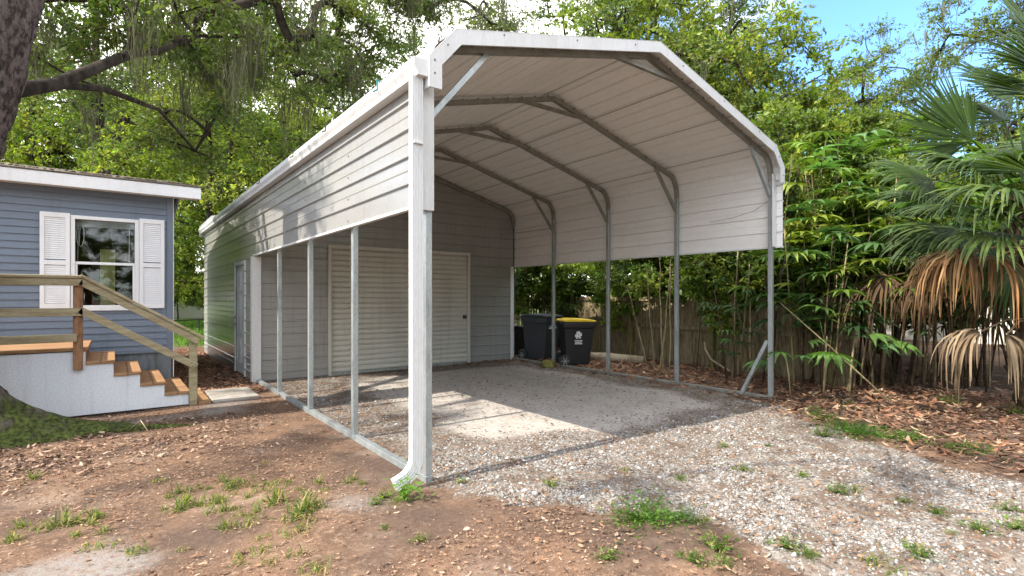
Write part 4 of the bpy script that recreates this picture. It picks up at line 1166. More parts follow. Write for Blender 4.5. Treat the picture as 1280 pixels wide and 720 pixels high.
LPG = [(.055, .115, .035), (.075, .14, .04), (.045, .09, .035)]
LPB = [(.075, .15, .05), (.11, .18, .035), (.17, .22, .035)]
TH = 'lady palms of the dense thicket beside the carport'
lpA = lady_palm('lady_palm', 'x', 31, 2.7, 4, .24, 9, .46, LPG + LPB, TH)
lpB = lady_palm('lady_palm', 'x', 32, 3.9, 5, .30, 10, .50, LPB, TH, .45)
lpC = lady_palm('lady_palm', 'x', 33, 1.7, 4, .16, 6, .28, LPG, TH, .3)
lpS = lady_palm('lady_palm', 'x', 34, 1.35, 1, .02, 6, .46, [(.10, .19, .045), (.075, .15, .06)], TH, .62)
def L_(proto, x, y, rz, s, label, group=TH): return place(proto, (x, y, 0), rz, s, label, group)
shared_th = 'dark fingered lady palm packed in the thicket between the fence and the big palm'
shared_fe = 'drooping lady palm beside the board fence seen under the carport side'
for i, (px, d, s, p) in enumerate(((990, 8.9, 1.0, lpA), (1030, 8.3, .95, lpA), (1075, 8.6, 1.0, lpB), (1010, 9.6, 1.1, lpB), (1110, 8.4, .9, lpB), (1060, 9.6, 1.15, lpB), (1145, 8.8, 1.0, lpA), (1175, 8.4, .9, lpA), (1215, 9.0, 1.05, lpA), (1265, 8.6, 1.0, lpA), (985, 10.4, 1.1, lpB), (1120, 10, 1.2, lpB), (1190, 10, 1.1, lpB), (1250, 9.8, 1.1, lpB), (1040, 8.9, .9, lpA), (1090, 9.2, 1.0, lpA), (1310, 8.4, 1.1, lpA), (1030, 10.2, 1.2, lpB))):
    x, y, _ = polar(bearing(px), d); L_(p, x, y, i * 1.37, s, shared_th)
for i, (px, d, s, p) in enumerate(((860, 12.9, 1.0, lpB), (895, 12.3, .95, lpB), (925, 11.7, .95, lpB), (955, 11.2, 1.05, lpB), (815, 13.6, 1.0, lpB), (775, 14.6, 1.05, lpB), (735, 15.4, 1.05, lpB), (690, 16.2, 1.1, lpB), (893, 10.6, .66, lpB))):
    x, y, _ = polar(bearing(px), d); L_(p, x, y, i * 2.11, s, shared_fe, 'lady palms along the board fence')
for px, d, rz, s, lab in ((988, 7.75, .5, .72, 'young bright green lady palm with drooping fingers nearest the carport post'),
                          (1030, 7.7, 2.2, .98, 'young lady palm with glossy fans on a thin stem before the dark thicket'),
                          (1062, 7.9, 4.1, 1.12, 'slender lady palm holding one wide fan above its smaller neighbours')):
    x, y, _ = polar(bearing(px), d); L_(lpS, x, y, rz, s, lab)
x, y, _ = polar(bearing(918), 9.3); L_(lpC, x, y, 1.0, 1.0, 'short lady palm with a small fan of leaves right against the mossy fence', 'lady palms along the board fence')

# bare thin canes
def cane(seed, H, lean):
    rs = np.random.RandomState(seed)
    pts = [(lean * H * t + rs.normal(0, .012), rs.normal(0, .012), H * t - .05) for t in np.linspace(0, 1, 7)]
    mb = MB().tube(pts, [.017, .016, .015, .014, .012, .010, .007], 6)
    for t in pts[1:-1]: mb.tube([(t[0], t[1], t[2] - .006), (t[0], t[1], t[2] + .006)], .019, 6)
    o = mb.build('bare_cane', 'cane', None, 0, True, world=False)
    return tag(o, 'x', 'cane', 'bare canes')
cA, cB, cC = cane(1, 2.3, .10), cane(2, 3.0, -.05), cane(3, 1.9, .25)
cD = cA.copy(); cD.data = cA.data.copy(); cD.data.materials[0] = MT['cane_dark']; COL.objects.link(cD)
rs = np.random.RandomState(77)
for i, (px, d) in enumerate(((824, 10.0), (830, 9.9), (836, 10.05), (810, 11.3), (818, 11), (914, 9.6), (921, 9.7))):
    x, y, _ = polar(bearing(px), d)
    o = place((cA, cB, cA, cC)[i % 4], (x, y, 0), rs.uniform(0, 6.28), rs.uniform(.8, 1.05), 'bare tan cane leaning in a clump before the fence, seen under the carport side', 'tan canes before the board fence')
for i in range(20):
    px = rs.uniform(985, 1290); d = rs.uniform(7.9, 9.6)
    x, y, _ = polar(bearing(px), d)
    tan = i % 6 == 0
    o = place((cA, cB)[i % 2] if tan else cD, (x, y, 0), rs.uniform(0, 6.28), rs.uniform(.5, 1.0), 'thin %s cane standing in the palm thicket at the right' % ('tan' if tan else 'dark brown'), ('tan' if tan else 'dark') + ' canes of the palm thicket')
# long fallen cane leaning across the thicket front
x0, y0, _ = polar(bearing(1112), 7.3); x1, y1, _ = polar(bearing(975), 8.1)
o = MB().tube([(x0, y0, .05), ((x0 + x1) / 2, (y0 + y1) / 2, .75), (x1, y1, 1.42)], [.014, .013, .008], 6).build('leaning_cane', 'cane', None, 0, True, loc=(x0, y0, 0))
tag(o, 'long thin cane leaning diagonally across the front of the palm thicket', 'cane')

# the fan palm --------------------------------------------------------------
def frond(o, hub, d, nrm, Rr, nf, span, droop, pal, seed, mat, root, name='frond', w=.055, fuse=.5, onset=.25, rag=.02):
    """fan leaf: petiole from o to hub, nf pleated fingers around direction d"""
    rs = np.random.RandomState(seed)
    d = np.array(d, float); d /= np.linalg.norm(d); nrm = np.array(nrm, float); nrm -= d * nrm.dot(d); nrm /= np.linalg.norm(nrm)
    side = np.cross(nrm, d)
    V = []; F = []; C = []
    pal = np.array(pal)
    for q in range(nf):
        th = (q / (nf - 1) - .5) * span
        fd = d * math.cos(th) + side * math.sin(th) - nrm * .10 * abs(math.sin(th)) + rs.normal(0, rag, 3)
        L = Rr * (1 - .30 * (abs(th) / (span / 2)) ** 2) * rs.uniform(max(.5, .92 - rag * 2.5), 1.05 + rag)
        dv = rs.uniform(max(.3, 1 - .3 - rag * 4), 1.3); swy = rs.normal(0, rag * 1.5, 3)
        c = pal[rs.randint(len(pal))] * rs.uniform(.8, 1.2)
        n = 7; p = np.array(hub, float); s = np.cross(fd, nrm); s /= np.linalg.norm(s); dd = fd / np.linalg.norm(fd)
        b = len(V); dth = span / (nf - 1)
        for i in range(n + 1):
            t = i / n; r = L * t
            ww = min(w * .5, r * math.tan(dth * .62)) if t < fuse else w * .5 * (1 - ((t - fuse) / (1 - fuse)) ** 1.6) + .002
            pl = .35 * ww * (1 if q % 2 else 1)
            V += [p - s * ww - nrm * pl, p + nrm * pl, p + s * ww - nrm * pl]; C += [c] * 3
            g = droop * max(0, t - onset) ** 1.15 * dv
            dd = dd + np.array((0, 0, -1.)) * g / n * 2.4 + swy * t * .3; dd /= np.linalg.norm(dd)
            p = p + dd * L / n
        for i in range(n):
            a = b + 3 * i
            F += [(a, a + 1, a + 4, a + 3), (a + 1, a + 2, a + 5, a + 4)]
    # petiole
    o = np.array(o, float); hub = np.array(hub, float); sd = np.cross(hub - o, (0, 0, 1.)); sd /= np.linalg.norm(sd) + 1e-9
    m1 = (o + hub) / 2 + np.array((0, 0, .06)); up = np.array((0, 0, .012)); b = len(V)
    for p, k in ((o, .022), (m1, .016), (hub, .011)): V += [p - sd * k, p + up, p + sd * k]; C += [pal[0] * .9] * 3
    for a in (b, b + 3): F += [(a, a + 1, a + 4, a + 3), (a + 1, a + 2, a + 5, a + 4)]
    off = root.location
    V = np.array(V) - np.array(off)
    return mesh_np(name, V, np.array(F), MT[mat], root, col=np.array(C).clip(0, 1))

def fan_palm():
    G = [(.040, .073, .019), (.052, .09, .024), (.032, .058, .016)]
    GL = [(.085, .13, .034), (.11, .15, .045), (.06, .10, .028)]
    DD = [(.27, .145, .065), (.20, .105, .05), (.34, .21, .105), (.13, .08, .045)]
    DK = [(.10, .065, .038), (.07, .045, .03), (.14, .09, .05)]
    DP = [(.20, .145, .095), (.14, .10, .065), (.25, .19, .13)]
    ax, ay = math.cos(.6513), -math.sin(.6513); fx, fy = math.sin(.6513), math.cos(.6513)
    V3 = lambda r, u, f: np.array((r * ax + f * fx, r * ay + f * fy, u))     # right / up / away from the drive, in yard metres
    b_ = cam2w(1288, 372, 6.7); base = (b_[0], b_[1], 0)
    root = thing('fan_palm', 'big fan palm with long green fronds and hanging orange brown dead fans', 'palm tree', base)
    cr = np.array((base[0] + .03, base[1], 2.65))
    mb = MB()
    zz = np.linspace(-.1, 2.7, 30)
    mb.tube([(base[0] + .03 * math.sin(z), base[1], z) for z in zz], [.16 + .03 * math.sin(k * 2.4) for k in range(30)], 14)
    for k in range(46):
        z = .35 + k * .052; a = k * 2.4
        p = Vector((base[0] + .16 * math.cos(a), base[1] + .16 * math.sin(a), z)); q = p + Vector((math.cos(a) * .13, math.sin(a) * .13, .22))
        mb.bar(p, q, .07, .02, (math.cos(a), math.sin(a), 0))
    mb.build('trunk', 'cane_dark', root)
    F_ = [
        ((1216, 176, 6.3), (-.70, .66, .0), (.2, .2, -1), 1.12, 46, 2.6, .35, G, .45),
        ((1228, 262, 6.0), (-.75, .05, -.35), (0, 1, -.35), 1.0, 40, 2.9, 2.2, GL + G, .25),
        ((1252, 290, 5.8), (-.25, -.2, -.6), (0, .9, -.5), 1.0, 40, 2.8, 2.6, GL, .22),
        ((1290, 215, 5.8), (-.65, .2, -.4), (0, 1, -.25), 1.05, 42, 2.9, 1.9, G + GL, .25),
        ((1306, 120, 6.2), (-.85, .35, -.1), (.3, .8, -.45), 1.1, 44, 2.8, 1.1, G, .3),
        ((1240, 205, 6.9), (-.8, .1, .3), (.1, 1, -.4), 1.0, 42, 2.9, 1.5, G, .3),
        ((1185, 245, 7.0), (-.8, .05, .1), (.1, 1, -.5), .95, 40, 2.9, 1.7, G, .3),
        ((1200, 285, 6.5), (-.8, -.05, -.2), (.1, 1, -.5), .95, 40, 2.9, 2.2, G + GL, .25),
        ((1310, 60, 6.6), (-.5, .8, .1), (.6, .4, -.7), 1.1, 44, 2.8, .6, G, .4),
        ((1330, 260, 5.8), (.2, .0, -.7), (0, 1, -.25), 1.05, 40, 2.9, 2.2, GL, .25),
        ((1360, 150, 6.6), (.8, .4, .0), (-.3, .8, -.2), 1.1, 40, 2.9, 1.2, G, .3),
        ((1320, 180, 7.4), (.2, .3, .8), (0, .9, .3), 1.1, 40, 2.9, 1.3, G, .3),
        ((1255, 150, 7.2), (-.4, .6, .5), (.2, .6, -.8), 1.0, 42, 2.9, .9, G, .35),
        ((1270, 330, 6.4), (-.6, -.4, -.2), (0, .9, -.5), .9, 36, 2.8, 2.6, G, .2),
        ((1165, 225, 6.8), (-.7, .25, .0), (.1, .8, -.7), .9, 40, 2.8, 1.9, G, .25),
        ((1222, 215, 6.2), (-.7, .2, -.3), (0, .9, -.6), 1.0, 40, 2.9, 2.0, G + GL, .25),
        ((1262, 240, 5.7), (-.6, .0, -.5), (0, 1, -.4), 1.0, 40, 2.8, 2.4, G + GL, .22),
        ((1180, 290, 7.2), (-.6, -.2, .0), (.1, .9, -.5), .9, 40, 2.9, 2.4, G, .2),
        ((1232, 300, 6.7), (-.6, -.1, .0), (.1, .9, -.5), .95, 40, 2.9, 2.4, G, .2),
        ((1285, 265, 5.7), (-.3, .1, -.6), (0, 1, -.4), 1.0, 40, 2.8, 2.6, GL + G, .2),
        ((1318, 95, 5.9), (-.7, .4, -.3), (.2, .8, -.6), 1.1, 42, 2.8, 1.6, G, .28),
        ((1270, 120, 7.0), (-.7, .5, .1), (.3, .6, -.7), 1.05, 42, 2.7, .9, G, .35),
    ]
    for i, (h, d, nr, r, nf, sp, dr, pal, on) in enumerate(F_):
        frond(cr, cam2w(*h), V3(*d), V3(*nr), r, nf, sp, dr, pal, 100 + i, 'frond', root, w=.040, fuse=.38, onset=on)
    D_ = [((1208, 318, 6.1), (-.8, .05, -.2), (-.1, 1, -.3), .98, 60, 1.9, 7.5, DD, .05),
          ((1190, 330, 6.3), (-.6, -.1, .1), (-.1, 1, -.4), .9, 40, 1.8, 8.0, DD, .03),
          ((1245, 322, 6.0), (-.3, -.2, -.5), (0, 1, -.4), .95, 22, 2.2, 9.0, DD, .02),
          ((1165, 350, 7.2), (-.5, -.2, .1), (-.1, 1, -.4), 1.0, 60, 2.9, 9.0, DK, .02),
          ((1110, 345, 7.6), (-.4, -.2, .1), (-.1, 1, -.4), 1.0, 60, 2.9, 9.0, DK, .02),
          ((1250, 360, 7.0), (-.4, -.2, .1), (-.1, 1, -.4), 1.0, 60, 2.9, 9.0, DK, .02),
          ((1225, 415, 5.9), (-.75, .0, -.2), (-.1, 1, -.3), .85, 34, .7, 8.5, DP, .05),
          ((1258, 418, 5.8), (-.1, -.2, -.5), (0, 1, -.4), .75, 20, .6, 11.0, DP, .0)]
    for i, (h, d, nr, r, nf, sp, dr, pal, on) in enumerate(D_):
        hw = cam2w(*h); src = (base[0] - .1, base[1], max(hw[2] + .12, 1.2))
        o = frond(src, hw, V3(*d), V3(*nr), r, nf, sp, dr, pal, 200 + i, 'dead', root, 'dead_frond', .026, .12, onset=on, rag=.17)
        o['label'] = 'dry brown dead fan hanging limp' if pal is not DK else 'old dark dead fan hanging in the shade'
fan_palm()

# ------------------------------------------------------------------ board fence behind the carport
def board_fence():
    A = Vector((9.62, 3.4, 0)); B = Vector((10.95, 14.5, 0)); L = (B - A).length; u = (B - A).normalized(); nn = Vector((-u.y, u.x, 0))
    f = thing('board_fence', 'old mossy wooden board fence running behind the right side of the carport', 'fence', A)
    r = random.Random(4)
    mb = MB(); s = 0
    while s < L - 2.6:
        w = r.uniform(.135, .15); h = 1.52 + r.uniform(-.03, .03)
        a = A + u * s; b = A + u * (s + w); jj = r.uniform(0, .008)
        p = [a - nn * jj, b - nn * jj, b - nn * (jj + .018), a - nn * (jj + .018)]
        mb.add([(q.x, q.y, z) for z in (0, h) for q in p], [(3, 2, 1, 0), (4, 5, 6, 7), (0, 1, 5, 4), (1, 2, 6, 5), (2, 3, 7, 6), (3, 0, 4, 7)])
        s += w + r.choice((.003, .004, .006, .012))
    mb.build('boards', 'fence', f)
    mb = MB()   # far section: narrow spaced pickets, taller
    while s < L:
        w = r.uniform(.07, .10); h = 1.95 + r.uniform(-.08, .05); a = A + u * s; b = A + u * (s + w)
        p = [a, b, b - nn * .018, a - nn * .018]
        mb.add([(q.x, q.y, z) for z in (0, h) for q in p], [(3, 2, 1, 0), (4, 5, 6, 7), (0, 1, 5, 4), (1, 2, 6, 5), (2, 3, 7, 6), (3, 0, 4, 7)])
        s += w + r.uniform(.03, .09)
    mb.build('pickets', 'fence', f)
    for z in (.84, 1.46):
        MB().bar(A + nn * .022 + Vector((0, 0, z)), B + nn * .022 + Vector((0, 0, z)), .04, .09).build('fence_rail', 'fence', f, .004)
    for s in (.3, 2.7, 5.1, 7.5, 9.9):
        q = A + u * s + nn * .09
        MB().bar((q.x, q.y, -.1), (q.x, q.y, 1.60), .095, .095, (u.x, u.y, 0)).build('fence_post', 'fence_moss', f, .006)
board_fence()

# ------------------------------------------------------------------ wheeled bins
def wheelie(name, label, loc, rz, body, lid, w=.58, dp=.68, h=.98, group=None, stick=0):
    """front faces -y before turning; wheels at +y"""
    t = thing(name, label, 'wheeled bin', (0, 0, 0), group)
    b = MB()
    lo = [(-w * .40, -dp * .36), (w * .40, -dp * .36), (w * .40, dp * .34), (-w * .40, dp * .34)]
    hi = [(-w * .49, -dp * .5), (w * .49, -dp * .5), (w * .49, dp * .44), (-w * .49, dp * .44)]
    def ring(k, z, g=0): return [(x0 + (x1 - x0) * k + (g if x0 > 0 else -g), y0 + (y1 - y0) * k + (g if y0 > 0 else -g), z) for (x0, y0), (x1, y1) in zip(lo, hi)]
    R_ = [ring(0, .05), ring(.12, .14), ring(.88, h * .86), ring(.9, h * .87, .018), ring(.97, h * .96, .018), ring(.97, h, .012)]
    vs = [q for r in R_ for q in r]; fs = [(3, 2, 1, 0)]
    for i in range(len(R_) - 1):
        for j in range(4): fs.append((i * 4 + j, i * 4 + (j + 1) % 4, i * 4 + 4 + (j + 1) % 4, i * 4 + 4 + j))
    n = len(vs); fs.append(tuple(range(n - 4, n)))
    b.add(vs, fs)
    b.box(-w * .30, -w * .22, -dp * .40, -dp * .33, .2, .24)
    bo = b.build('body', body, t, .012, world=False)
    MB().prism([(-dp * .56, h), (dp * .46, h + .004), (dp * .46, h + .05), (dp * .2, h + .075), (-dp * .35, h + .06), (-dp * .56, h + .028)], 'x', -w * .53, w * .53).box(-w * .36, -w * .22, dp * .40, dp * .52, h + .01, h + .055).box(w * .22, w * .36, dp * .40, dp * .52, h + .01, h + .055).build('lid', lid, t, .012, world=False)
    MB().tube([(-w * .36, dp * .54, h - .01), (w * .36, dp * .54, h - .01)], .016, 8).box(-w * .38, -w * .34, dp * .40, dp * .56, h - .03, h + .01).box(w * .34, w * .38, dp * .40, dp * .56, h - .03, h + .01).build('handle', body, t, 0, world=False)
    MB().tube([(-w * .5, dp * .42, .135), (w * .5, dp * .42, .135)], .012, 8).build('axle', 'galv', t, 0, world=False)
    for s in (-1, 1):
        x0, x1 = s * w * .43, s * w * .53
        tr = [(x0, dp * .42, .135), (x1, dp * .42, .135)]
        wh = MB().tube(tr, .135, 20).build('wheel', 'rubber', t, .012, world=False)
        sp = MB()
        for k in range(6):
            a = k * math.pi / 3
            sp.bar((x1 + s * .004, dp * .42, .135), (x1 + s * .004, dp * .42 + .085 * math.cos(a), .135 + .085 * math.sin(a)), .016, .006, (1, 0, 0))
        sp.tube([(x1, dp * .42, .135), (x1 + s * .010, dp * .42, .135)], .022, 10)
        sp.build('rim', 'galv_dull', wh, 0, world=False)
    return t, lo, hi
# slate bin
b1, lo, hi = wheelie('wheelie_bin', 'slate grey wheeled bin with white printed lines, between the garage wall and a carport post', None, 0, 'bin_grey', 'bin_grey', .62, .76, 1.04)
w, dp, h = .62, .76, 1.04
MB().box(-.14, .10, -dp * .492, -dp * .470, .82, .838).box(-.17, .13, -dp * .486, -dp * .462, .775, .80).build('printed_label', 'print', b1, 0, world=False)
mb = MB()
for k, (y, z, dy, dz) in enumerate(((-.10, .74, .10, .05), (-.02, .70, .05, .03), (.05, .74, .06, .04), (-.05, .40, .16, .022))): mb.box(.288 - (.8 - z) * .07, .302 - (.8 - z) * .07, y, y + dy, z, z + dz)
for k in range(5): mb.box(.290, .306, -.16 + k * .07, -.13 + k * .07, .90, .94)
mb.build('side_marks', 'print', b1, 0, world=False)
b1.location = (8.12, 9.52, 0); b1.rotation_euler = (0, 0, R(14))
# black bin with yellow lid
b2, lo, hi = wheelie('wheelie_bin', 'black wheeled bin with a bright yellow lid and white emblem', None, 0, 'bin_black', 'yellow', .58, .72, .97)
mb = MB()
# emblem: leafy cluster over two short lines
for (x, z, a, b_) in ((-.05, .70, .030, .05), (-.015, .735, .026, .05), (.025, .72, .022, .06), (.05, .675, .03, .04), (0, .665, .05, .03), (-.035, .63, .025, .022), (.03, .625, .03, .018)):
    p = [(x + a * math.cos(q * .7854) * (1 if q % 2 else .72), z + b_ * math.sin(q * .7854) * (1 if q % 2 else .72)) for q in range(8)]
    mb.prism(p, 'x', -.2895, -.268)
for z, l in ((.565, .09), (.53, .075), (.50, .085)):
    n = 5
    for k in range(n): mb.box(-.2745 - (z - .5) * .03, -.255, -l + k * 2 * l / n, -l + (k + .72) * 2 * l / n, z - .011, z + .011)
mb.build('emblem', 'print', b2, 0, world=False)
MB().box(-.10, .12, -dp * .46, -.31, .70, .725).box(-.06, .10, -.325, -.29, .42, .445).build('printed_label', 'print', b2, 0, world=False)
b2.location = (8.12, 8.36, 0); b2.rotation_euler = (0, 0, R(62))
b3, lo, hi = wheelie('wheelie_bin', 'low black wheeled bin half hidden behind the garage corner', None, 0, 'bin_black', 'bin_black', .5, .55, .72)
b3.location = (8.35, 10.35, 0); b3.rotation_euler = (0, 0, R(8))

# mossy stone, log and edging by the rail
def rock(name, label, cat, loc, sx, sy, sz, mat, seed):
    import bmesh
    bm = bmesh.new(); bmesh.ops.create_icosphere(bm, subdivisions=3, radius=1)
    r = np.random.RandomState(seed); o = r.uniform(0, 20, 3)
    for v in bm.verts:
        k = 1 + .38 * (fbm(np.array(v.co.x * 1.4 + o[0]), np.array(v.co.y * 1.4 + v.co.z * 1.1 + o[1]), seed, 3) - .5) * 2
        v.co = Vector((v.co.x * sx * k, v.co.y * sy * k, v.co.z * sz * k))
    me = bpy.data.meshes.new(name); bm.to_mesh(me); bm.free()
    me.polygons.foreach_set('use_smooth', [True] * len(me.polygons))
    ob = link(name, me, MT[mat], None, loc); return tag(ob, label, cat)
rock('mossy_stone', 'small yellow green mossy stone inside the carport rail before the bins', 'stone', (7.42, 8.45, .05), .14, .17, .12, 'mossrock', 3)
o = MB().tube([(8.9, 8.9, .10), (9.1, 8.4, .11), (9.3, 7.9, .10), (9.42, 7.5, .10)], [.10, .11, .10, .09], 10).build('fallen_log', 'palewood', None, 0, True, loc=(9.2, 8.2, 0))
tag(o, 'pale weathered log lying in the leaf litter before the fence', 'log')
pts = [(8.95 + .16 * math.cos(a), 9.05 + .08 * math.cos(a), .30 + .16 * math.sin(a)) for a in [R(200 - k * 22) for k in range(11)]]
o = MB().tube([(8.80, 8.98, .0)] + pts + [(9.12, 9.13, .0)], [.05] + [.055] * 11 + [.05], 10).build('bent_pipe', 'mossrock', None, 0, True, loc=(8.95, 9.05, 0))
tag(o, 'mossy bent pipe arching out of the leaves beside the yellow lidded bin', 'pipe')
o = MB().tube([(9.35, 5.95, .62), (9.3, 5.9, .48), (9.25, 5.75, .30), (9.22, 5.45, .16), (9.2, 5.15, .08)], [.014, .018, .018, .016, .010], 7).build('bleached_branch', 'palewood', None, 0, True, loc=(9.3, 5.8, 0))
tag(o, 'bleached crooked stick leaning against the fence beside the last carport bay', 'stick')
o = MB().tube([(0.15, 7.28, .02), (.24, 7.16, .13), (.30, 7.02, .03)], [.006, .007, .005], 5).build('twig', 'palewood', None, 0, True, loc=(.2, 7.2, 0))
tag(o, 'pale bent twig lying by the mossy oak root', 'twig')

# ------------------------------------------------------------------ weeds
def tuft(seed, n, L, w, pal, spread):
    rs = np.random.RandomState(seed); V = []; F = []; C = []
    for k in range(n):
        a = rs.uniform(0, 6.283); el = rs.uniform(.35, 1.4); d = (math.cos(a) * math.cos(el), math.sin(a) * math.cos(el), math.sin(el))
        p = np.array((*rs.normal(0, spread, 2), 0)); l = L * rs.uniform(.5, 1.2)
        fv, ff = finger(p, d, (-d[0] * .4, -d[1] * .4, 1.), l, w, 1.1, 3)
        b = len(V); V += fv; F += [tuple(i + b for i in f) for f in ff]; C += [np.array(pal[rs.randint(len(pal))]) * rs.uniform(.75, 1.25)] * len(fv)
    return mesh_np('grass_tuft', np.array(V), np.array(F), MT['leaf_lime'], col=np.array(C))
def weed(seed, n, spread, hgt, L, pal):
    rs = np.random.RandomState(seed)
    P = np.stack([rs.normal(0, spread, n), rs.normal(0, spread * .8, n), np.abs(rs.normal(0, hgt, n)) + .01], -1)
    D = rs.normal(0, 1, (n, 3)); D[:, 2] = np.abs(D[:, 2]) * .5
    Ls = L * rs.uniform(.6, 1.3, n); V, F = leaves_np(P, D, Ls, Ls * .5, rs, .15, 1.2)
    sd = np.array((.0012, .0008, 0)); Q = P * np.array((.35, .35, 0))
    sv = np.stack([Q * .2 - sd, Q * .2 + sd, P + sd, P - sd], 1).reshape(-1, 3)
    F = np.concatenate([F, np.arange(len(sv)).reshape(-1, 4) + len(V)]); V = np.concatenate([V, sv])
    pal = np.array(pal); c = pal[rs.randint(0, len(pal), n)] * rs.uniform(.75, 1.25, (n, 1)); c = np.concatenate([c, c * .8])
    return mesh_np('weed', V, F, MT['leaf_lime'], col=np.repeat(c, 4, 0))
GP_ = [(.085, .14, .03), (.12, .165, .045), (.08, .12, .03), (.24, .24, .10), (.30, .25, .14)]
WP_ = [(.07, .15, .025), (.10, .19, .035), (.05, .11, .02)]
t1 = tag(tuft(1, 34, .13, .009, GP_, .03), 'x', 'grass tuft'); t2 = tag(tuft(2, 30, .10, .010, GP_, .045), 'x', 'grass tuft')
w1 = tag(weed(3, 420, .15, .045, .030, WP_), 'x', 'weed'); w2 = tag(weed(4, 90, .055, .035, .032, WP_ + GP_), 'x', 'weed'); w3 = tag(weed(5, 70, .06, .09, .05, [(.14, .25, .05), (.10, .20, .04)]), 'x', 'weed')
def gp(px, py):
    d = 653.44 * 1.5 / (py - 371.9); v = cam2w(px, py, d); return (v[0], v[1], float(height(np.array(v[0]), np.array(v[1]))))
rs = np.random.RandomState(9)
place(w3, (1.72, 3.55, 0), 0, 1.1, 'bright leafy weed sprouting under the white downspout elbow')
place(w1, (2.84, 2.26, .01), .4, 1.0, 'widest dark green weed patch at the edge of the gravel in the foreground')
place(w1, (3.02, 2.08, .01), 2.4, .55, 'small round green weed patch just before the widest foreground patch')
o = place(w1, (6.45, 2.28, 0), 1.1, 1.25, 'low green ground cover patch at the far gravel edge before the leaf litter')
place(w1, (6.62, 1.85, 0), 2.0, 1.0, 'green weed patch midway along the far gravel edge')
place(w1, (6.62, 1.36, 0), 3.0, .9, 'taller bright weed clump at the right end of the gravel edge')
place(w1, (6.9, 2.75, 0), 3.9, .8, 'thin dark weed patch by the leaf litter near the right front post', None)
GRD = 'grass tufts in the brown dirt'
for i, (px, py, s) in enumerate(((80, 655, 1.1), (100, 650, 1.1), (115, 648, .9), (60, 660, .9), (228, 636, 1.1), (238, 628, 1.0), (222, 615, .8), (240, 612, .8), (270, 630, .9), (275, 640, .9), (290, 610, .9), (303, 606, 1.), (280, 603, .7), (342, 606, .7), (346, 628, 1.1), (335, 634, .9), (380, 640, 1.4), (372, 650, 1.2), (386, 634, 1.2), (310, 655, .8), (282, 661, .8), (372, 665, .9), (400, 604, .7), (375, 612, .6), (40, 600, .9), (395, 712, .9), (15, 676, .7), (330, 580, .4))):
    place((t1, t2)[i % 2], gp(px, py), i * 1.1, s, 'light green grass tuft in the bare brown dirt left of the carport', GRD)
for i in range(46):
    c = ((232, 628), (292, 610), (375, 640), (85, 654), (345, 610), (270, 640), (420, 600), (150, 690), (330, 700))[i % 9]
    place((t1, t2, t2)[i % 3], gp(c[0] + rs.normal(0, 34), c[1] + rs.normal(0, 9)), i * 1.9, rs.uniform(.35, .75), 'light green grass tuft in the bare brown dirt left of the carport', GRD)
GRG = 'small weeds in the gravel'
for i, (px, py, s) in enumerate(((578, 605, .7), (690, 612, .8), (480, 622, 1.2), (495, 628, 1.0), (470, 630, .9), (930, 590, .9), (1003, 598, .8), (1050, 620, 1.), (1068, 615, 1.), (1130, 630, 1.), (1170, 645, .9), (1190, 672, .8), (1225, 668, 1.), (880, 655, 1.), (897, 690, 1.2), (905, 710, 1.), (985, 690, 1.3), (1010, 700, 1.2), (1100, 712, 1.2), (1150, 700, .9), (1260, 640, 1.), (850, 600, .7), (1270, 665, 1.1), (780, 590, .6), (525, 675, .7), (480, 660, .7), (760, 700, .9), (870, 705, .9), (1085, 590, .8), (960, 560, .7), (905, 560, .7), (1255, 578, .9))):
    place((w2, t2)[(i % 5) == 3], gp(px, py), i * 1.7, s * rs.uniform(.45, 1.0), 'small green sprig growing up through the gravel of the driveway', GRG)
for i, (px, py, s) in enumerate(((1020, 520, .9), (1190, 508, 1.1), (1060, 512, .8), (1270, 520, 1.0), (1030, 548, .8))):
    place(w2, gp(px, py), i * 1.3, s * 1.5, 'small green plant poking out of the brown leaf litter at the right', 'small plants in the leaf litter')

# lawn blades far behind
def lawn():
    rs = np.random.RandomState(15); n = 26000
    x = rs.uniform(-2.5, 12, n); y = rs.uniform(17.5, 40, n)
    k = rs.rand(n) < lawn_mask(x, y); x, y = x[k], y[k]; n = len(x)
    P = np.stack([x, y, np.zeros(n)], -1); D = rs.normal(0, .5, (n, 3)); D[:, 2] = 1
    L = rs.uniform(.08, .2, n); V, F = leaves_np(P, D, L, L * .22, rs, .1, 0)
    c = np.array((.08, .15, .03)) * rs.uniform(.7, 1.5, (n, 1))
    tag(mesh_np('grass', V, F, MT['leaf_lime'], col=np.repeat(c, 4, 0)), 'sunny green lawn in the gap between house and garage', 'grass', kind='stuff')
lawn()

# far things in the gap between house and garage
sx, sy, _ = polar(bearing(238), 38)
sh = thing('storage_shed', 'white roofed cream shed far beyond the lawn between house and garage', 'shed', (sx, sy, 0))
MB().box(sx - 4.2, sx + 2.2, sy, sy + 4, -.1, 2.2).build('wall', 'shedwall', sh)
MB().prism([(sy - .4, 2.15), (sy + 2, 3.05), (sy + 4.4, 2.15), (sy + 4.4, 2.27), (sy + 2, 3.17), (sy - .4, 2.27)], 'x', sx - 4.5, sx + 2.5).build('roof', 'shedroof', sh)
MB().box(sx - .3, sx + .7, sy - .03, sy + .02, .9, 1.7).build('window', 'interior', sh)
x0, y0, _ = polar(bearing(190), 21); x1, y1, _ = polar(bearing(300), 24)
rl = thing('pipe_fence', 'dark pipe rail fence crossing the lawn behind the garage', 'fence', (x0, y0, 0))
MB().tube([(x0, y0, .55), (x1, y1, .55)], .03, 8).build('rail', 'dark', rl)
for t in (.12, .5, .9): 
    q = Vector((x0, y0, 0)).lerp(Vector((x1, y1, 0)), t); MB().tube([q, q + Vector((0, 0, .62))], .03, 8).build('post', 'dark', rl)
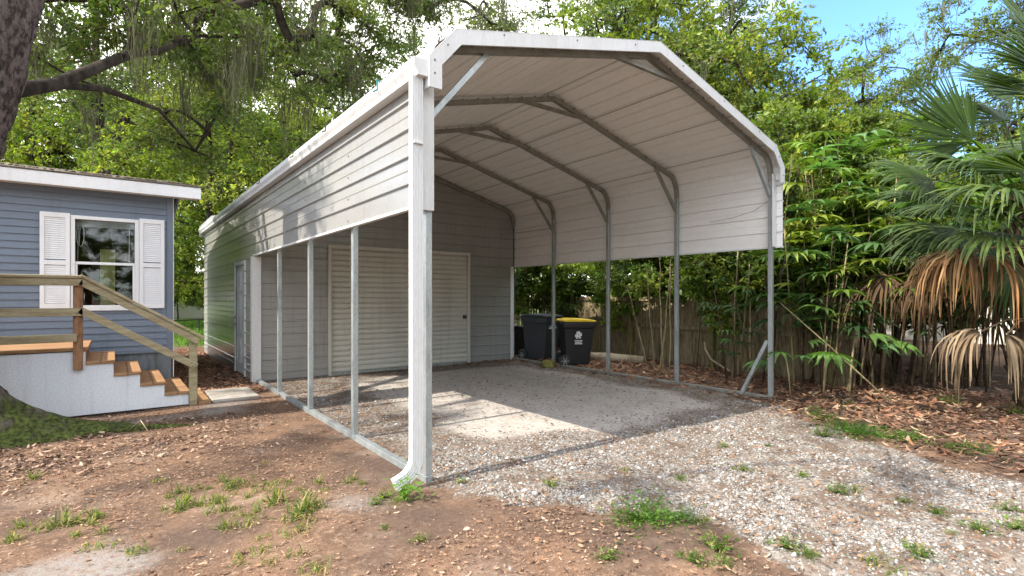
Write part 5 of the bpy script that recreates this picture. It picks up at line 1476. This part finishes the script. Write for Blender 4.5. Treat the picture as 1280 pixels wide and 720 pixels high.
sx, sy, _ = polar(bearing(1225), 17)
sh = thing('neighbour_house', 'pale neighbouring house glimpsed through the palm stems at the right', 'house', (sx, sy, 0))
MB().box(sx, sx + 5, sy - 6, sy + 6, -.1, 2.3).build('wall', 'shedwall', sh)
MB().prism([(sx - .4, 2.25), (sx + 2.5, 3.2), (sx + 5.4, 2.25), (sx + 5.4, 2.4), (sx + 2.5, 3.35), (sx - .4, 2.4)], 'y', sy - 6.3, sy + 6.3).build('roof', 'shingle', sh)
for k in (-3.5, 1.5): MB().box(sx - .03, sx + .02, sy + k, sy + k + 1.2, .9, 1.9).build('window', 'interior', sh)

# ------------------------------------------------------------------ sky, sun, camera
SUN_EL, SUN_AZ = 43., 271.     # azimuth from +y clockwise: sun stands over -x
wd_ = bpy.data.worlds.new('World'); SC.world = wd_; wd_.use_nodes = True
nt = wd_.node_tree; nt.nodes.clear()
out = nt.nodes.new('ShaderNodeOutputWorld'); bg = nt.nodes.new('ShaderNodeBackground')
sky = nt.nodes.new('ShaderNodeTexSky'); sky.sky_type = 'NISHITA'; sky.sun_disc = False
sky.sun_elevation = R(SUN_EL); sky.sun_rotation = R(SUN_AZ); sky.air_density = 1.0; sky.dust_density = .2; sky.ozone_density = 2.5
tc = nt.nodes.new('ShaderNodeTexCoord')
mp = nt.nodes.new('ShaderNodeMapping'); mp.inputs['Scale'].default_value = (1, 1, 2.2); nt.links.new(tc.outputs['Generated'], mp.inputs[0])
nz = noise(nt, mp.outputs[0], 2.6, 7, .55)
dt = nt.nodes.new('ShaderNodeVectorMath'); dt.operation = 'DOT_PRODUCT'; nt.links.new(tc.outputs['Generated'], dt.inputs[0])
b = R(24); dt.inputs[1].default_value = (math.sin(b) * .87, math.cos(b) * .87, .5)
bank = ramp(nt, dt.outputs['Value'], .62, .97)      # a bank of white cloud over the carport
dh = nt.nodes.new('ShaderNodeVectorMath'); dh.operation = 'DOT_PRODUCT'; nt.links.new(tc.outputs['Generated'], dh.inputs[0])
b = R(72); dh.inputs[1].default_value = (math.sin(b) * .91, math.cos(b) * .91, .42)
hole = ramp(nt, dh.outputs['Value'], .86, .97)      # open blue sky to the east
cl = ramp(nt, math_n(nt, 'SUBTRACT', math_n(nt, 'ADD', nz, math_n(nt, 'MULTIPLY', bank, .3)), math_n(nt, 'MULTIPLY', hole, .38)), .34, .62)
c = mixc(nt, cl, mixc(nt, 1., sky.outputs[0], (.66, .86, 1.08), 'MULTIPLY'), (10.0, 9.8, 9.5))
nt.links.new(c, bg.inputs[0]); bg.inputs[1].default_value = .125
nt.links.new(bg.outputs[0], out.inputs[0])
sl = bpy.data.lights.new('sun', 'SUN'); sl.energy = 2.5; sl.angle = R(.55); sl.color = (1, .93, .82)
so = bpy.data.objects.new('sun', sl); COL.objects.link(so)
az, el = R(SUN_AZ), R(SUN_EL)
sd = Vector((math.sin(az) * math.cos(el), math.cos(az) * math.cos(el), math.sin(el)))
so.rotation_euler = sd.to_track_quat('Z', 'Y').to_euler(); so.location = sd * 50

cam = bpy.data.cameras.new('camera'); co = bpy.data.objects.new('camera', cam); COL.objects.link(co)
co.location = (0, 0, 1.5); co.rotation_euler = (R(90), 0, -.6513)
cam.sensor_width = 36; cam.lens = 36 * 653.44 / 1280; cam.shift_y = 11.9 / 1280; cam.clip_end = 1500; cam.clip_start = .05
SC.camera = co
SC.view_settings.view_transform = 'Standard'; SC.view_settings.look = 'None'
SC.view_settings.exposure = 1.93; SC.view_settings.gamma = 1
SC.cycles.max_bounces = 8; SC.cycles.transparent_max_bounces = 8; SC.cycles.diffuse_bounces = 5
SC.cycles.use_denoising = True
